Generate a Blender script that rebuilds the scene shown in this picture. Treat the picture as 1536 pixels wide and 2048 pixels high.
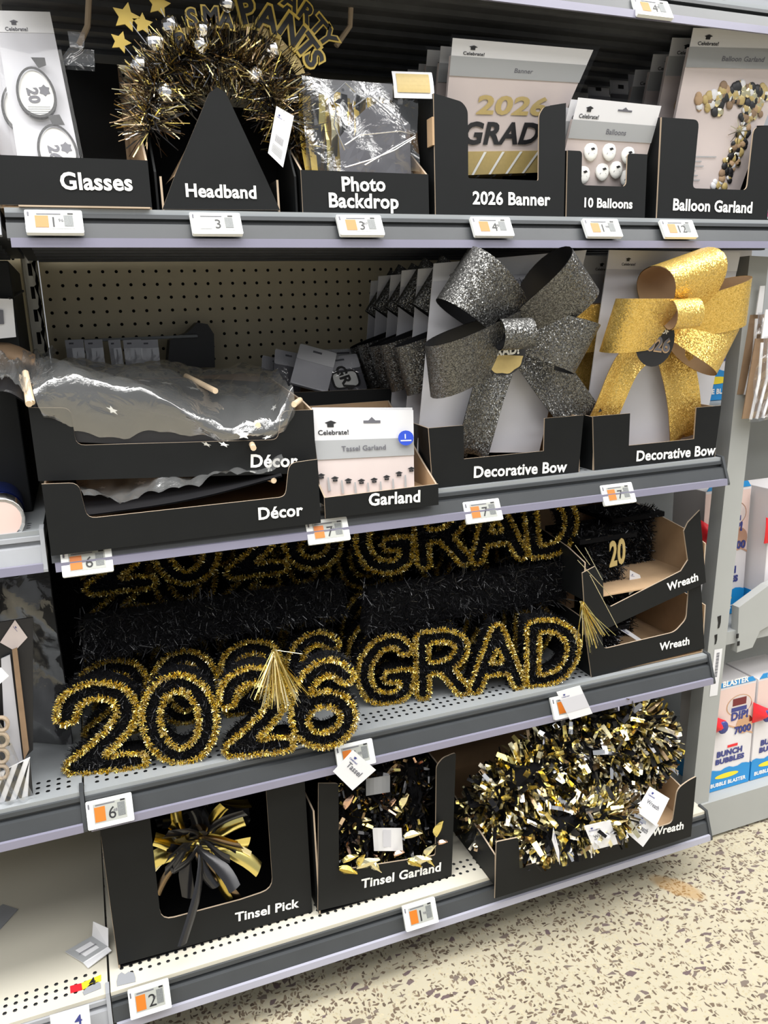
import bpy, math, random
import numpy as np
from mathutils import Vector, Matrix
random.seed(7); rng = np.random.default_rng(7)
for o in list(bpy.data.objects): bpy.data.objects.remove(o)
S = bpy.context.scene; COL = S.collection
# ---------------------------------------------------------------- camera
CAM = Vector((0.0709, -1.1747, 1.1865)); YAW, PIT, ROL, FPX = 0.3572, -0.2365, -0.0337, 1572.1
def _basis():
    f = Vector((math.sin(YAW)*math.cos(PIT), math.cos(YAW)*math.cos(PIT), math.sin(PIT)))
    r = Vector((math.cos(YAW), -math.sin(YAW), 0)); u = r.cross(f)
    return (math.cos(ROL)*r+math.sin(ROL)*u, -math.sin(ROL)*r+math.cos(ROL)*u, f)
RT, UP, FW = _basis()
cd = bpy.data.cameras.new('camera'); cam = bpy.data.objects.new('camera', cd); COL.objects.link(cam)
cd.sensor_fit = 'VERTICAL'; cd.sensor_height = 24.0; cd.lens = FPX*24.0/2048
cd.clip_start = .02
cam.matrix_world = Matrix(((RT.x, UP.x, -FW.x, CAM.x), (RT.y, UP.y, -FW.y, CAM.y), (RT.z, UP.z, -FW.z, CAM.z), (0, 0, 0, 1)))
S.camera = cam
# ---------------------------------------------------------------- world, lights, exposure
w = bpy.data.worlds.new('world'); S.world = w; w.use_nodes = True
w.node_tree.nodes['Background'].inputs[0].default_value = (.93, .96, 1, 1)
w.node_tree.nodes['Background'].inputs[1].default_value = .34
def area(loc, sx, sy, power, target=None, color=(1, .985, .96)):
    l = bpy.data.lights.new('ceiling_light', 'AREA'); l.shape = 'RECTANGLE'; l.size = sx; l.size_y = sy
    l.energy = power; l.color = color
    o = bpy.data.objects.new('ceiling_light', l); COL.objects.link(o); o.location = loc
    return o
for yy, sz, pw in ((-.85, 1.1, 96), (-2.5, 1.1, 52), (-4.6, 1.1, 36)):
    for xx in (-3.0, 0.0, 3.0):
        area((xx+.4, yy, 3.9), 2.7, sz, pw)
S.view_settings.view_transform = 'Standard'; S.view_settings.look = 'None'
S.view_settings.gamma = 1.0; S.view_settings.use_curve_mapping = False
S.view_settings.exposure = 0.35

# ---------------------------------------------------------------- measuring helper: pixel of the survey photo at real depth y -> point
def at(u, v, y):
    d = FW + RT*((u-768)/FPX) - UP*((v-1024)/FPX)
    return CAM + d*((y-CAM.y)/d.y)
def atz(u, v, z):
    d = FW + RT*((u-768)/FPX) - UP*((v-1024)/FPX)
    return CAM + d*((z-CAM.z)/d.z)
# ---------------------------------------------------------------- materials
M = {}
def mat(name, col, rough=.5, metal=0., spec=.5, noise=0., nscale=60., bump=0., emit=None, coat=0.):
    m = bpy.data.materials.new(name); m.use_nodes = True; nt = m.node_tree; b = nt.nodes['Principled BSDF']
    b.inputs['Base Color'].default_value = (*col, 1); b.inputs['Roughness'].default_value = rough
    b.inputs['Metallic'].default_value = metal; b.inputs['Specular IOR Level'].default_value = spec
    b.inputs['Coat Weight'].default_value = coat
    if noise or bump:
        tc = nt.nodes.new('ShaderNodeTexCoord'); n = nt.nodes.new('ShaderNodeTexNoise')
        n.inputs['Scale'].default_value = nscale; n.inputs['Detail'].default_value = 4
        nt.links.new(tc.outputs['Object'], n.inputs['Vector'])
        if noise:
            r = nt.nodes.new('ShaderNodeMix'); r.data_type = 'RGBA'
            r.inputs['A'].default_value = (*[c*(1-noise) for c in col], 1); r.inputs['B'].default_value = (*[min(1, c*(1+noise)) for c in col], 1)
            nt.links.new(n.outputs['Fac'], r.inputs['Factor']); nt.links.new(r.outputs['Result'], b.inputs['Base Color'])
        if bump:
            bp = nt.nodes.new('ShaderNodeBump'); bp.inputs['Strength'].default_value = bump; bp.inputs['Distance'].default_value = .002
            nt.links.new(n.outputs['Fac'], bp.inputs['Height']); nt.links.new(bp.outputs['Normal'], b.inputs['Normal'])
    M[name] = m; return m
mat('black_card', (.0072, .0080, .0085), .55, noise=.15, nscale=25, spec=.22)
mat('kraft', (.44, .295, .17), .85, noise=.12, nscale=40)
mat('kraft_edge', (.42, .33, .24), .9)
mat('ink_white', (.86, .86, .83), .5)
mat('white_card', (.73, .73, .75), .45, noise=.02, nscale=20)
mat('grey_card', (.56, .56, .60), .5, noise=.03, nscale=20)
mat('band_grey', (.36, .37, .38), .5)
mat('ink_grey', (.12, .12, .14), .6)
mat('ink_black', (.012, .012, .014), .5)
mat('pink_card', (.62, .54, .52), .5, noise=.05, nscale=30)
mat('gold_matt', (.62, .45, .09), .4, noise=.1, nscale=60)
mat('ink_gold', (.50, .38, .15), .45, noise=.1, nscale=200)
mat('steel_grey', (.31, .33, .345), .38, metal=.15, noise=.05, nscale=12)
mat('deck_cream', (.60, .57, .48), .42, noise=.06, nscale=9)
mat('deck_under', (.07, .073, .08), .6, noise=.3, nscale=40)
mat('rail_grey', (.044, .048, .052), .40, noise=.12, nscale=30)
mat('rail_light', (.30, .31, .33), .4, noise=.1, nscale=30)
mat('strip_lilac', (.20, .195, .26), .22, spec=.8, noise=.08, nscale=15)
mat('strip_grey', (.36, .36, .43), .3, spec=.6, noise=.06, nscale=15)
mat('peg_tan', (.66, .58, .40), .7, noise=.08, nscale=30)
mat('hole_shade', (.010, .009, .008), .9)  # near black, stands for the shade inside holes and slots
mat('tag_white', (.82, .84, .82), .35)
mat('tag_screen', (.36, .37, .34), .3)
mat('tag_orange', (.55, .15, .012), .4)
mat('tag_pix', (.16, .17, .17), .5, noise=.6, nscale=900)
mat('clear_plastic_solid', (.62, .63, .62), .15, spec=.8)
mat('wood', (.72, .56, .38), .6, noise=.1, nscale=80)
mat('gold_foil', (.93, .78, .27), .22, metal=1.)
mat('gold_pale', (.97, .88, .56), .2, metal=1.)
mat('gold_deep', (.66, .50, .12), .26, metal=1.)
mat('silver_foil', (.88, .88, .90), .15, metal=1.)
mat('bronze_foil', (.28, .20, .12), .22, metal=1.)
mat('black_foil', (.022, .022, .025), .2, metal=.4, spec=.9)
mat('black_fuzz', (.008, .008, .010), .35, spec=.4)
mat('black_matt', (.006, .006, .007), .9, spec=.1)
mat('rose_foil', (.85, .55, .40), .25, metal=1.)
mat('blue_print', (.015, .26, .62), .4)
mat('navy_print', (.04, .05, .22), .45)
mat('red_plastic', (.75, .02, .03), .3)
mat('blue_sticker', (.03, .08, .55), .35)
mat('box_white', (.74, .71, .72), .4)
mat('post_grey', (.30, .31, .31), .45, noise=.04, nscale=20)
mat('post_light', (.36, .37, .36), .45, noise=.04, nscale=20)
mat('yellow', (.88, .68, .03), .4)
mat('brown_fabric', (.26, .17, .10), .7, noise=.2, nscale=60)
mat('maroon', (.16, .02, .025), .5)
mat('pink', (.85, .12, .35), .4)
mat('blue_foil', (.02, .05, .30), .2, metal=.8)
mat('tape_grey', (.28, .29, .31), .5)
mat('skin_pink', (.72, .55, .50), .4)
def wrinkle(nt, gl, base):
    tc = nt.nodes.new('ShaderNodeTexCoord'); n = nt.nodes.new('ShaderNodeTexNoise'); n.inputs['Scale'].default_value = 28; n.inputs['Detail'].default_value = 3; n.inputs['Distortion'].default_value = 1.2
    nt.links.new(tc.outputs['Object'], n.inputs['Vector']); bp = nt.nodes.new('ShaderNodeBump'); bp.inputs['Strength'].default_value = .9; bp.inputs['Distance'].default_value = .004 if base > .08 else .0012
    nt.links.new(n.outputs['Fac'], bp.inputs['Height']); nt.links.new(bp.outputs['Normal'], gl.inputs['Normal'])
def film(name, base, tint=(1, 1, 1), rough=.08, dif=0., flat=False):
    m = bpy.data.materials.new(name); m.use_nodes = True; nt = m.node_tree; nt.nodes.clear()
    out = nt.nodes.new('ShaderNodeOutputMaterial'); mx = nt.nodes.new('ShaderNodeMixShader'); tr = nt.nodes.new('ShaderNodeBsdfTransparent')
    gl = nt.nodes.new('ShaderNodeBsdfGlossy'); gl.inputs['Roughness'].default_value = rough; (None if flat else wrinkle(nt, gl, base)); tr.inputs[0].default_value = (*tint, 1)
    lw = nt.nodes.new('ShaderNodeLayerWeight'); lw.inputs['Blend'].default_value = .35
    mp = nt.nodes.new('ShaderNodeMapRange'); mp.inputs['To Min'].default_value = base; mp.inputs['To Max'].default_value = min(1, base+(.12 if flat else .5))
    nt.links.new(lw.outputs['Facing'], mp.inputs['Value']); nt.links.new(mp.outputs['Result'], mx.inputs['Fac'])
    nt.links.new(tr.outputs[0], mx.inputs[1]); nt.links.new(gl.outputs[0], mx.inputs[2]); 
    last = mx.outputs[0]
    if dif:
        df = nt.nodes.new('ShaderNodeBsdfDiffuse'); df.inputs[0].default_value = (.8, .82, .82, 1); m2 = nt.nodes.new('ShaderNodeMixShader'); m2.inputs['Fac'].default_value = dif
        nt.links.new(last, m2.inputs[1]); nt.links.new(df.outputs[0], m2.inputs[2]); last = m2.outputs[0]
    nt.links.new(last, out.inputs['Surface'])
    M[name] = m
film('film', .05); film('film_flat', .008, rough=.05, flat=True); film('film_heavy', .13, rough=.12); film('film_milky', .16, rough=.12, dif=.07)
def glitter(name, c1, c2, metal, rough, scale=700, strength=.8):
    m = bpy.data.materials.new(name); m.use_nodes = True; nt = m.node_tree; b = nt.nodes['Principled BSDF']
    tc = nt.nodes.new('ShaderNodeTexCoord'); v = nt.nodes.new('ShaderNodeTexVoronoi'); v.inputs['Scale'].default_value = scale
    nt.links.new(tc.outputs['Object'], v.inputs['Vector'])
    sub = nt.nodes.new('ShaderNodeVectorMath'); sub.operation = 'SUBTRACT'; sub.inputs[1].default_value = (.5, .5, .5)
    nt.links.new(v.outputs['Color'], sub.inputs[0])
    sc = nt.nodes.new('ShaderNodeVectorMath'); sc.operation = 'SCALE'; sc.inputs['Scale'].default_value = strength
    nt.links.new(sub.outputs[0], sc.inputs[0])
    g = nt.nodes.new('ShaderNodeNewGeometry'); ad = nt.nodes.new('ShaderNodeVectorMath'); ad.operation = 'ADD'
    nt.links.new(sc.outputs[0], ad.inputs[0]); nt.links.new(g.outputs['Normal'], ad.inputs[1])
    nm = nt.nodes.new('ShaderNodeVectorMath'); nm.operation = 'NORMALIZE'; nt.links.new(ad.outputs[0], nm.inputs[0])
    nt.links.new(nm.outputs[0], b.inputs['Normal'])
    mx = nt.nodes.new('ShaderNodeMix'); mx.data_type = 'RGBA'; mx.inputs['A'].default_value = (*c1, 1); mx.inputs['B'].default_value = (*c2, 1)
    sp = nt.nodes.new('ShaderNodeSeparateColor'); nt.links.new(v.outputs['Color'], sp.inputs[0]); nt.links.new(sp.outputs[1], mx.inputs['Factor'])
    nt.links.new(mx.outputs['Result'], b.inputs['Base Color']); b.inputs['Metallic'].default_value = metal; b.inputs['Roughness'].default_value = rough
    M[name] = m
glitter('glitter_black', (.035, .033, .032), (.26, .26, .25), .75, .28, 650, .9)
glitter('glitter_gold', (.62, .40, .08), (.95, .68, .22), .7, .3, 650, .7)
# ---------------------------------------------------------------- object helpers
WM = {}
def props(o, label=None, cat=None, group=None, kind=None):
    if label: o['label'] = label
    if cat: o['category'] = cat
    if group: o['group'] = group
    if kind: o['kind'] = kind
    return o
def thing(name, label, cat, loc=(0, 0, 0), group=None, kind=None):
    o = bpy.data.objects.new(name, None); o.empty_display_size = .02; COL.objects.link(o)
    o.location = loc; WM[o.name] = Matrix.Translation(loc); return props(o, label, cat, group, kind)
class MB:
    def __init__(s): s.v = []; s.f = []; s.m = []; s.mats = []
    def mi(s, m):
        if m not in s.mats: s.mats.append(m)
        return s.mats.index(m)
    def face(s, pts, m):
        n = len(s.v); s.v += [tuple(p) for p in pts]; s.f.append(list(range(n, n+len(pts)))); s.m.append(s.mi(m)); return s
    def box(s, x0, x1, y0, y1, z0, z1, m, bev=0):
        n = len(s.v)
        s.v += [(x, y, z) for z in (z0, z1) for y in (y0, y1) for x in (x0, x1)]
        for f in ((0, 1, 5, 4), (1, 3, 7, 5), (3, 2, 6, 7), (2, 0, 4, 6), (4, 5, 7, 6), (0, 2, 3, 1)):
            s.f.append([n+i for i in f]); s.m.append(s.mi(m))
        return s
    def prism(s, pts, off, mf, mb=None, mr=None):      # pts: polygon (front face order), off: vector front->back
        mb = mb or mf; mr = mr or mf; n = len(s.v); k = len(pts); off = Vector(off)
        s.v += [tuple(p) for p in pts]+[tuple(Vector(p)+off) for p in pts]
        s.f.append(list(range(n, n+k))); s.m.append(s.mi(mf))
        s.f.append(list(range(n+2*k-1, n+k-1, -1))); s.m.append(s.mi(mb))
        for i in range(k):
            j = (i+1) % k; s.f.append([n+i, n+k+i, n+k+j, n+j]); s.m.append(s.mi(mr))
        return s
    def tube(s, path, r, m, n=8, cap=True, radii=None):
        path = [Vector(p) for p in path]; base = len(s.v); up = Vector((0, 0, 1)); prev = None
        for i, p in enumerate(path):
            t = (path[min(i+1, len(path)-1)]-path[max(i-1, 0)]).normalized()
            if prev is None:
                a = t.cross(up)
                if a.length < .01: a = t.cross(Vector((1, 0, 0)))
            else: a = prev-t*prev.dot(t)
            a.normalize(); prev = a; b = t.cross(a); rr = radii[i] if radii else r
            for k in range(n):
                an = 2*math.pi*k/n; s.v.append(tuple(p+(a*math.cos(an)+b*math.sin(an))*rr))
        for i in range(len(path)-1):
            for k in range(n):
                a = base+i*n+k; b = base+i*n+(k+1) % n; s.f.append([a, b, b+n, a+n]); s.m.append(s.mi(m))
        if cap:
            s.f.append(list(range(base+n-1, base-1, -1))); s.m.append(s.mi(m))
            e = base+(len(path)-1)*n; s.f.append(list(range(e, e+n))); s.m.append(s.mi(m))
        return s
    def ball(s, c, r, m, nu=10, nv=7, sq=(1, 1, 1)):
        base = len(s.v); c = Vector(c)
        for j in range(nv+1):
            th = math.pi*j/nv
            for i in range(nu):
                ph = 2*math.pi*i/nu; s.v.append((c.x+r*sq[0]*math.sin(th)*math.cos(ph), c.y+r*sq[1]*math.sin(th)*math.sin(ph), c.z+r*sq[2]*math.cos(th)))
        for j in range(nv):
            for i in range(nu):
                a = base+j*nu+i; b = base+j*nu+(i+1) % nu; s.f.append([a, a+nu, b+nu, b]); s.m.append(s.mi(m))
        return s
    def grid(s, fn, nu, nv, m, both=None, th=.0012):
        base = len(s.v)
        P = [[Vector(fn(i/nu, j/nv)) for i in range(nu+1)] for j in range(nv+1)]
        for r in P: s.v += [tuple(p) for p in r]
        for j in range(nv):
            for i in range(nu):
                a = base+j*(nu+1)+i; s.f.append([a, a+1, a+nu+2, a+nu+1]); s.m.append(s.mi(m))
        if both:
            b2 = len(s.v)
            for j in range(nv+1):
                for i in range(nu+1):
                    du = P[j][min(i+1, nu)]-P[j][max(i-1, 0)]; dv = P[min(j+1, nv)][i]-P[max(j-1, 0)][i]
                    n = du.cross(dv)
                    if n.length > 0: n.normalize()
                    s.v.append(tuple(P[j][i]-n*th))
            for j in range(nv):
                for i in range(nu):
                    a = b2+j*(nu+1)+i; s.f.append([a+nu+1, a+nu+2, a+1, a]); s.m.append(s.mi(both))
        return s
    def strips(s, P, D, L, W, mats, bend=0., probs=None):   # arrays: root points, directions; foil strands as small quads
        P = np.asarray(P, float); D = np.asarray(D, float); n = len(P)
        D = D/np.linalg.norm(D, axis=1)[:, None]; R = rng.normal(size=(n, 3)); A = np.cross(D, R); A /= np.linalg.norm(A, axis=1)[:, None]
        L = np.asarray(L)*np.ones(n); W = np.asarray(W)*np.ones(n)
        N = np.cross(D, A)
        mid = P+D*(L*.55)[:, None]; D2 = D+N*(rng.normal(size=n)*bend)[:, None]; tip = mid+D2*(L*.45)[:, None]
        h = A*(W/2)[:, None]; base = len(s.v)
        seq = [P-h, P+h, mid-h, mid+h, tip-h*.8, tip+h*.8] if bend else [P-h, P+h, P+D*L[:, None]-h*.8, P+D*L[:, None]+h*.8]
        k = len(seq); V = np.stack(seq, 1).reshape(-1, 3); s.v += V.tolist()
        ids = [s.mi(m) for m in mats]; ch = rng.choice(ids, size=n, p=probs)
        for i in range(n):
            b = base+i*k; s.f.append([b, b+1, b+3, b+2]); s.m.append(int(ch[i]))
            if bend: s.f.append([b+2, b+3, b+5, b+4]); s.m.append(int(ch[i]))
        return s
    def mesh(s, name, inv=None, smooth=False):
        me = bpy.data.meshes.new(name); v = s.v
        if inv is not None and len(v):
            A = np.array(v); I = np.array(inv); v = (A@I[:3, :3].T+I[:3, 3]).tolist()
        me.from_pydata(v, [], s.f)
        for m in s.mats: me.materials.append(M[m])
        me.polygons.foreach_set('material_index', s.m)
        if smooth: me.polygons.foreach_set('use_smooth', [True]*len(s.f))
        me.update(); return me
    def build(s, name, parent=None, smooth=False, label=None, cat=None, kind=None, group=None, loc=None, bevel=0):
        if parent is not None: T = WM[parent.name].inverted()
        elif loc is not None: T = Matrix.Translation(loc).inverted()
        else: T = None
        o = bpy.data.objects.new(name, s.mesh(name, T, smooth)); COL.objects.link(o)
        if parent is not None: o.parent = parent; WM[o.name] = WM[parent.name].copy()
        elif loc is not None: o.location = loc; WM[o.name] = Matrix.Translation(loc)
        else: WM[o.name] = Matrix()
        if bevel:
            b = o.modifiers.new('bevel', 'BEVEL'); b.width = bevel; b.segments = 2; b.limit_method = 'ANGLE'
        return props(o, label, cat, group, kind)
def copy_tree(o, parent=None, move=(0, 0, 0), label=None, rotz=0., skip=(), squash=None):
    c = o.copy(); COL.objects.link(c); WM[c.name] = WM[o.name].copy()
    if parent is not None: c.parent = parent
    else:
        c.location = Vector(o.location)+Vector(move); c.rotation_euler.z += rotz
        if label: c['label'] = label
    for ch in list(o.children):
        if ch.name.split('.')[0] in skip: continue
        k = copy_tree(ch, c)
        if squash and ch.name.startswith('ribbon'): k.scale.y = squash
    return c
def rounded(pts, rad, seg=4):
    """pts 2D; rad number or list; rounds the corners"""
    out = []; n = len(pts)
    for i in range(n):
        r = rad[i] if isinstance(rad, (list, tuple)) else rad
        p = Vector(pts[i]); a = Vector(pts[i-1])-p; b = Vector(pts[(i+1) % n])-p
        if r <= 0: out.append(tuple(p)); continue
        r = min(r, a.length*.45, b.length*.45); a.normalize(); b.normalize()
        for k in range(seg+1):
            t = k/seg; q = p+a*r*(1-t)**2+b*r*t**2; out.append(tuple(q))
    return out
class Frame:                                          # flat working plane: origin, right, up, front normal
    def __init__(s, o, br, tl):
        s.o = Vector(o); u = Vector(br)-s.o; s.w = u.length; s.u = u.normalized()
        v = Vector(tl)-s.o; v = v-s.u*v.dot(s.u); s.h = v.length; s.v = v.normalized(); s.n = s.u.cross(s.v)   # points away from shelf (towards aisle)
    def P(s, a, b, d=0.): return s.o+s.u*a+s.v*b+s.n*d
class QF(Frame):                                      # four-cornered sheet (bottom-left, bottom-right, top-right, top-left)
    def __init__(s, a, b, c, d):
        s.q = [Vector(p) for p in (a, b, c, d)]; s.o = s.q[0]; s.w = (s.q[1]-s.q[0]).length; s.h = (s.q[3]-s.q[0]).length
        s.u = (s.q[1]-s.q[0]).normalized(); s.v = (s.q[3]-s.q[0]).normalized(); s.n = s.u.cross(s.v).normalized()
    def P(s, a, b, d=0.):
        x, y = a/s.w, b/s.h; A, B, C, D = s.q; return A*((1-x)*(1-y))+B*(x*(1-y))+C*(x*y)+D*((1-x)*y)+s.n*d
def Qpx(*c): return QF(*[at(*p) for p in c])
def Fpx(bl, br, tl): return Frame(at(*bl), at(*br), at(*tl))
def rectF(mb, F, a0, a1, b0, b1, d, m, r=0.):
    pts = [(a0, b0), (a1, b0), (a1, b1), (a0, b1)]
    if r: pts = rounded(pts, r)
    mb.face([F.P(p[0], p[1], d) for p in pts], m); return mb
def slabF(mb, F, pts, d0, d1, mf, mb_=None, mr=None):  # d1 front offset, d0 back offset
    mb.prism([F.P(p[0], p[1], d1) for p in pts], F.n*(d0-d1), mf, mb_, mr); return mb
_tx = {}
def text_mesh(body, off=.02, ext=0., shear=0., res=3):
    k = (body, off, ext, shear)
    if k not in _tx:
        c = bpy.data.curves.new('t', 'FONT'); c.body = body; c.size = 1; c.offset = off; c.extrude = ext; c.shear = shear; c.resolution_u = res
        c.space_character = 1.0+off*1.2
        o = bpy.data.objects.new('t', c); COL.objects.link(o); bpy.context.view_layer.update()
        me = bpy.data.meshes.new_from_object(o.evaluated_get(bpy.context.evaluated_depsgraph_get()))
        v = [tuple(x.co) for x in me.vertices]; f = [list(p.vertices) for p in me.polygons]
        bpy.data.objects.remove(o); bpy.data.curves.remove(c); bpy.data.meshes.remove(me); _tx[k] = (v, f)
    return _tx[k]
def textF(mb, F, body, a, b, width, d, m, off=.02, height=None, ang=0., ext=0., shear=0., center=False):
    v, f = text_mesh(body, off, ext, shear)
    xs = [p[0] for p in v]; ys = [p[1] for p in v]; x0 = min(xs); sc = width/(max(xs)-x0) if width else height/(max(ys)-min(ys))
    sy = sc if not (width and height) else height/(max(ys)-min(ys))
    if center: x0 = (max(xs)+x0)/2
    yc = (max(ys)+min(ys))/2 if center else 0
    ca, sa = math.cos(ang), math.sin(ang); n = len(mb.v)
    for p in v:
        x = (p[0]-x0)*sc; y = (p[1]-yc)*sy; mb.v.append(tuple(F.P(a+x*ca-y*sa, b+x*sa+y*ca, d+p[2]*sc)))
    for q in f: mb.f.append([n+i for i in q]); mb.m.append(mb.mi(m))
    return mb
FY = lambda y: Frame((0, y, 0), (1, y, 0), (0, y, 1))      # frontal plane at depth y (a = x, b = z)
def text_px(parent, body, pl, pr, y, m='ink_white', off=.028, name='lettering', d=.0009):
    p, q = at(*pl, y), at(*pr, y); F = FY(y); mb = MB()
    textF(mb, F, body, p.x, p.z, math.hypot(q.x-p.x, q.z-p.z), d, m, off, ang=math.atan2(q.z-p.z, q.x-p.x))
    return mb.build(name, parent)
def crom(pts, n=10):
    pts = [Vector(p) for p in pts]; P = [pts[0]*2-pts[1]]+pts+[pts[-1]*2-pts[-2]]; out = []
    for i in range(1, len(P)-2):
        for k in range(n):
            t = k/n; a, b, c, d = P[i-1], P[i], P[i+1], P[i+2]
            out.append(.5*((2*b)+(c-a)*t+(2*a-5*b+4*c-d)*t*t+(3*b-a-3*c+d)*t**3))
    out.append(pts[-1]); return out
def star_pts(cx, cy, r, n=5, inner=.45, a0=90):
    return [(cx+(r if k % 2 == 0 else r*inner)*math.cos(math.radians(a0+k*180/n)), cy+(r if k % 2 == 0 else r*inner)*math.sin(math.radians(a0+k*180/n))) for k in range(2*n)]
def cap_logo(mb, F, a, b, s, d, m='ink_black', txt=True):
    mb.face([F.P(*p, d) for p in [(a-s*.1, b), (a+s*.6, b+s*.25), (a+s*1.2, b+.0), (a+s*.5, b-s*.28)]], m)
    mb.face([F.P(*p, d) for p in [(a+s*.15, b-.15*s), (a+s*.15, b-.5*s), (a+s*.85, b-.5*s), (a+s*.85, b-.15*s)]], m)
    if txt: textF(mb, F, 'Celebrate!', a-s*.9, b-s*1.35, s*3.3, d, m, .02)
# ================================================================ SETTING
def struct(name, mb, label=None, loc=None):
    return mb.build(name, None, kind='structure', label=label, loc=loc)
# ---- floor: terrazzo
def floor_material():
    m = bpy.data.materials.new('terrazzo'); m.use_nodes = True; nt = m.node_tree; b = nt.nodes['Principled BSDF']; L = nt.links.new
    N = nt.nodes.new
    tc = N('ShaderNodeTexCoord')
    nz = N('ShaderNodeTexNoise'); nz.inputs['Scale'].default_value = 45; L(tc.outputs['Object'], nz.inputs['Vector'])
    dm = N('ShaderNodeVectorMath'); dm.operation = 'MULTIPLY_ADD'; dm.inputs[1].default_value = (.012, .012, 0)
    L(nz.outputs['Color'], dm.inputs[0]); L(tc.outputs['Object'], dm.inputs[2])
    def chips(scale, thr, edge, seed, stretch=(1, 1, 1), rot=0):
        mp = N('ShaderNodeMapping'); mp.inputs['Location'].default_value = (seed, seed*.7, 0); mp.inputs['Rotation'].default_value = (0, 0, rot)
        mp.inputs['Scale'].default_value = stretch; L(dm.outputs[0], mp.inputs[0])
        v1 = N('ShaderNodeTexVoronoi'); v1.voronoi_dimensions = '2D'; v1.inputs['Scale'].default_value = scale; L(mp.outputs[0], v1.inputs['Vector'])
        v2 = N('ShaderNodeTexVoronoi'); v2.voronoi_dimensions = '2D'; v2.feature = 'DISTANCE_TO_EDGE'; v2.inputs['Scale'].default_value = scale; L(mp.outputs[0], v2.inputs['Vector'])
        sp = N('ShaderNodeSeparateColor'); L(v1.outputs['Color'], sp.inputs[0])
        g = N('ShaderNodeMath'); g.operation = 'GREATER_THAN'; g.inputs[1].default_value = thr; L(sp.outputs[0], g.inputs[0])
        e = N('ShaderNodeMath'); e.operation = 'MULTIPLY_ADD'; e.inputs[1].default_value = .16; e.inputs[2].default_value = edge; L(sp.outputs[1], e.inputs[0])
        e2 = N('ShaderNodeMath'); e2.operation = 'GREATER_THAN'; L(v2.outputs['Distance'], e2.inputs[0]); L(e.outputs[0], e2.inputs[1])
        mu = N('ShaderNodeMath'); mu.operation = 'MULTIPLY'; L(g.outputs[0], mu.inputs[0]); L(e2.outputs[0], mu.inputs[1])
        return mu.outputs[0], sp.outputs[2]
    base = N('ShaderNodeTexNoise'); base.inputs['Scale'].default_value = 5; base.inputs['Detail'].default_value = 6; L(tc.outputs['Object'], base.inputs['Vector'])
    bm = N('ShaderNodeMix'); bm.data_type = 'RGBA'; bm.inputs['A'].default_value = (.37, .335, .245, 1); bm.inputs['B'].default_value = (.47, .43, .325, 1)
    L(base.outputs['Fac'], bm.inputs['Factor']); cur = bm.outputs['Result']
    for (sc, th, ed, sd, st, ro, ca, cb) in [(210, .66, .10, 3, (1, 1, 1), 0, (.48, .42, .29, 1), (.34, .30, .20, 1)),
                                    (82, .76, .12, 11, (1, 1.9, 1), .6, (.085, .060, .045, 1), (.17, .13, .09, 1)),
                                    (92, .74, .11, 23, (1.9, 1, 1), .3, (.10, .075, .055, 1), (.22, .17, .12, 1)),
                                    (52, .85, .15, 31, (1, 1.6, 1), -.5, (.12, .085, .090, 1), (.17, .14, .11, 1))]:
        fac, rnd = chips(sc, th, ed, sd, st, ro)
        cm = N('ShaderNodeMix'); cm.data_type = 'RGBA'; cm.inputs['A'].default_value = ca; cm.inputs['B'].default_value = cb; L(rnd, cm.inputs['Factor'])
        mx = N('ShaderNodeMix'); mx.data_type = 'RGBA'; L(fac, mx.inputs['Factor']); L(cur, mx.inputs['A']); L(cm.outputs['Result'], mx.inputs['B']); cur = mx.outputs['Result']
    # dried orange-brown spill
    sp = N('ShaderNodeMapping'); sp.vector_type = 'TEXTURE'; sp.inputs['Location'].default_value = (1.135, -.035, 0); sp.inputs['Rotation'].default_value = (0, 0, -1.0); sp.inputs['Scale'].default_value = (.075, .033, 1)
    L(dm.outputs[0], sp.inputs[0]); gr = N('ShaderNodeTexGradient'); gr.gradient_type = 'SPHERICAL'; L(sp.outputs[0], gr.inputs[0])
    cr = N('ShaderNodeMapRange'); cr.inputs['From Min'].default_value = .15; cr.inputs['From Max'].default_value = .4; cr.inputs['To Max'].default_value = .55; L(gr.outputs['Fac'], cr.inputs['Value'])
    mx = N('ShaderNodeMix'); mx.data_type = 'RGBA'; L(cr.outputs[0], mx.inputs['Factor']); L(cur, mx.inputs['A']); mx.inputs['B'].default_value = (.38, .21, .06, 1)
    L(mx.outputs['Result'], b.inputs['Base Color']); b.inputs['Roughness'].default_value = .42; b.inputs['Specular IOR Level'].default_value = .3
    M['terrazzo'] = m
floor_material()
struct('floor', MB().box(-4, 6, -6, 4, -.05, 0, 'terrazzo'), 'beige terrazzo floor with dark brown stone chips')
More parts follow.
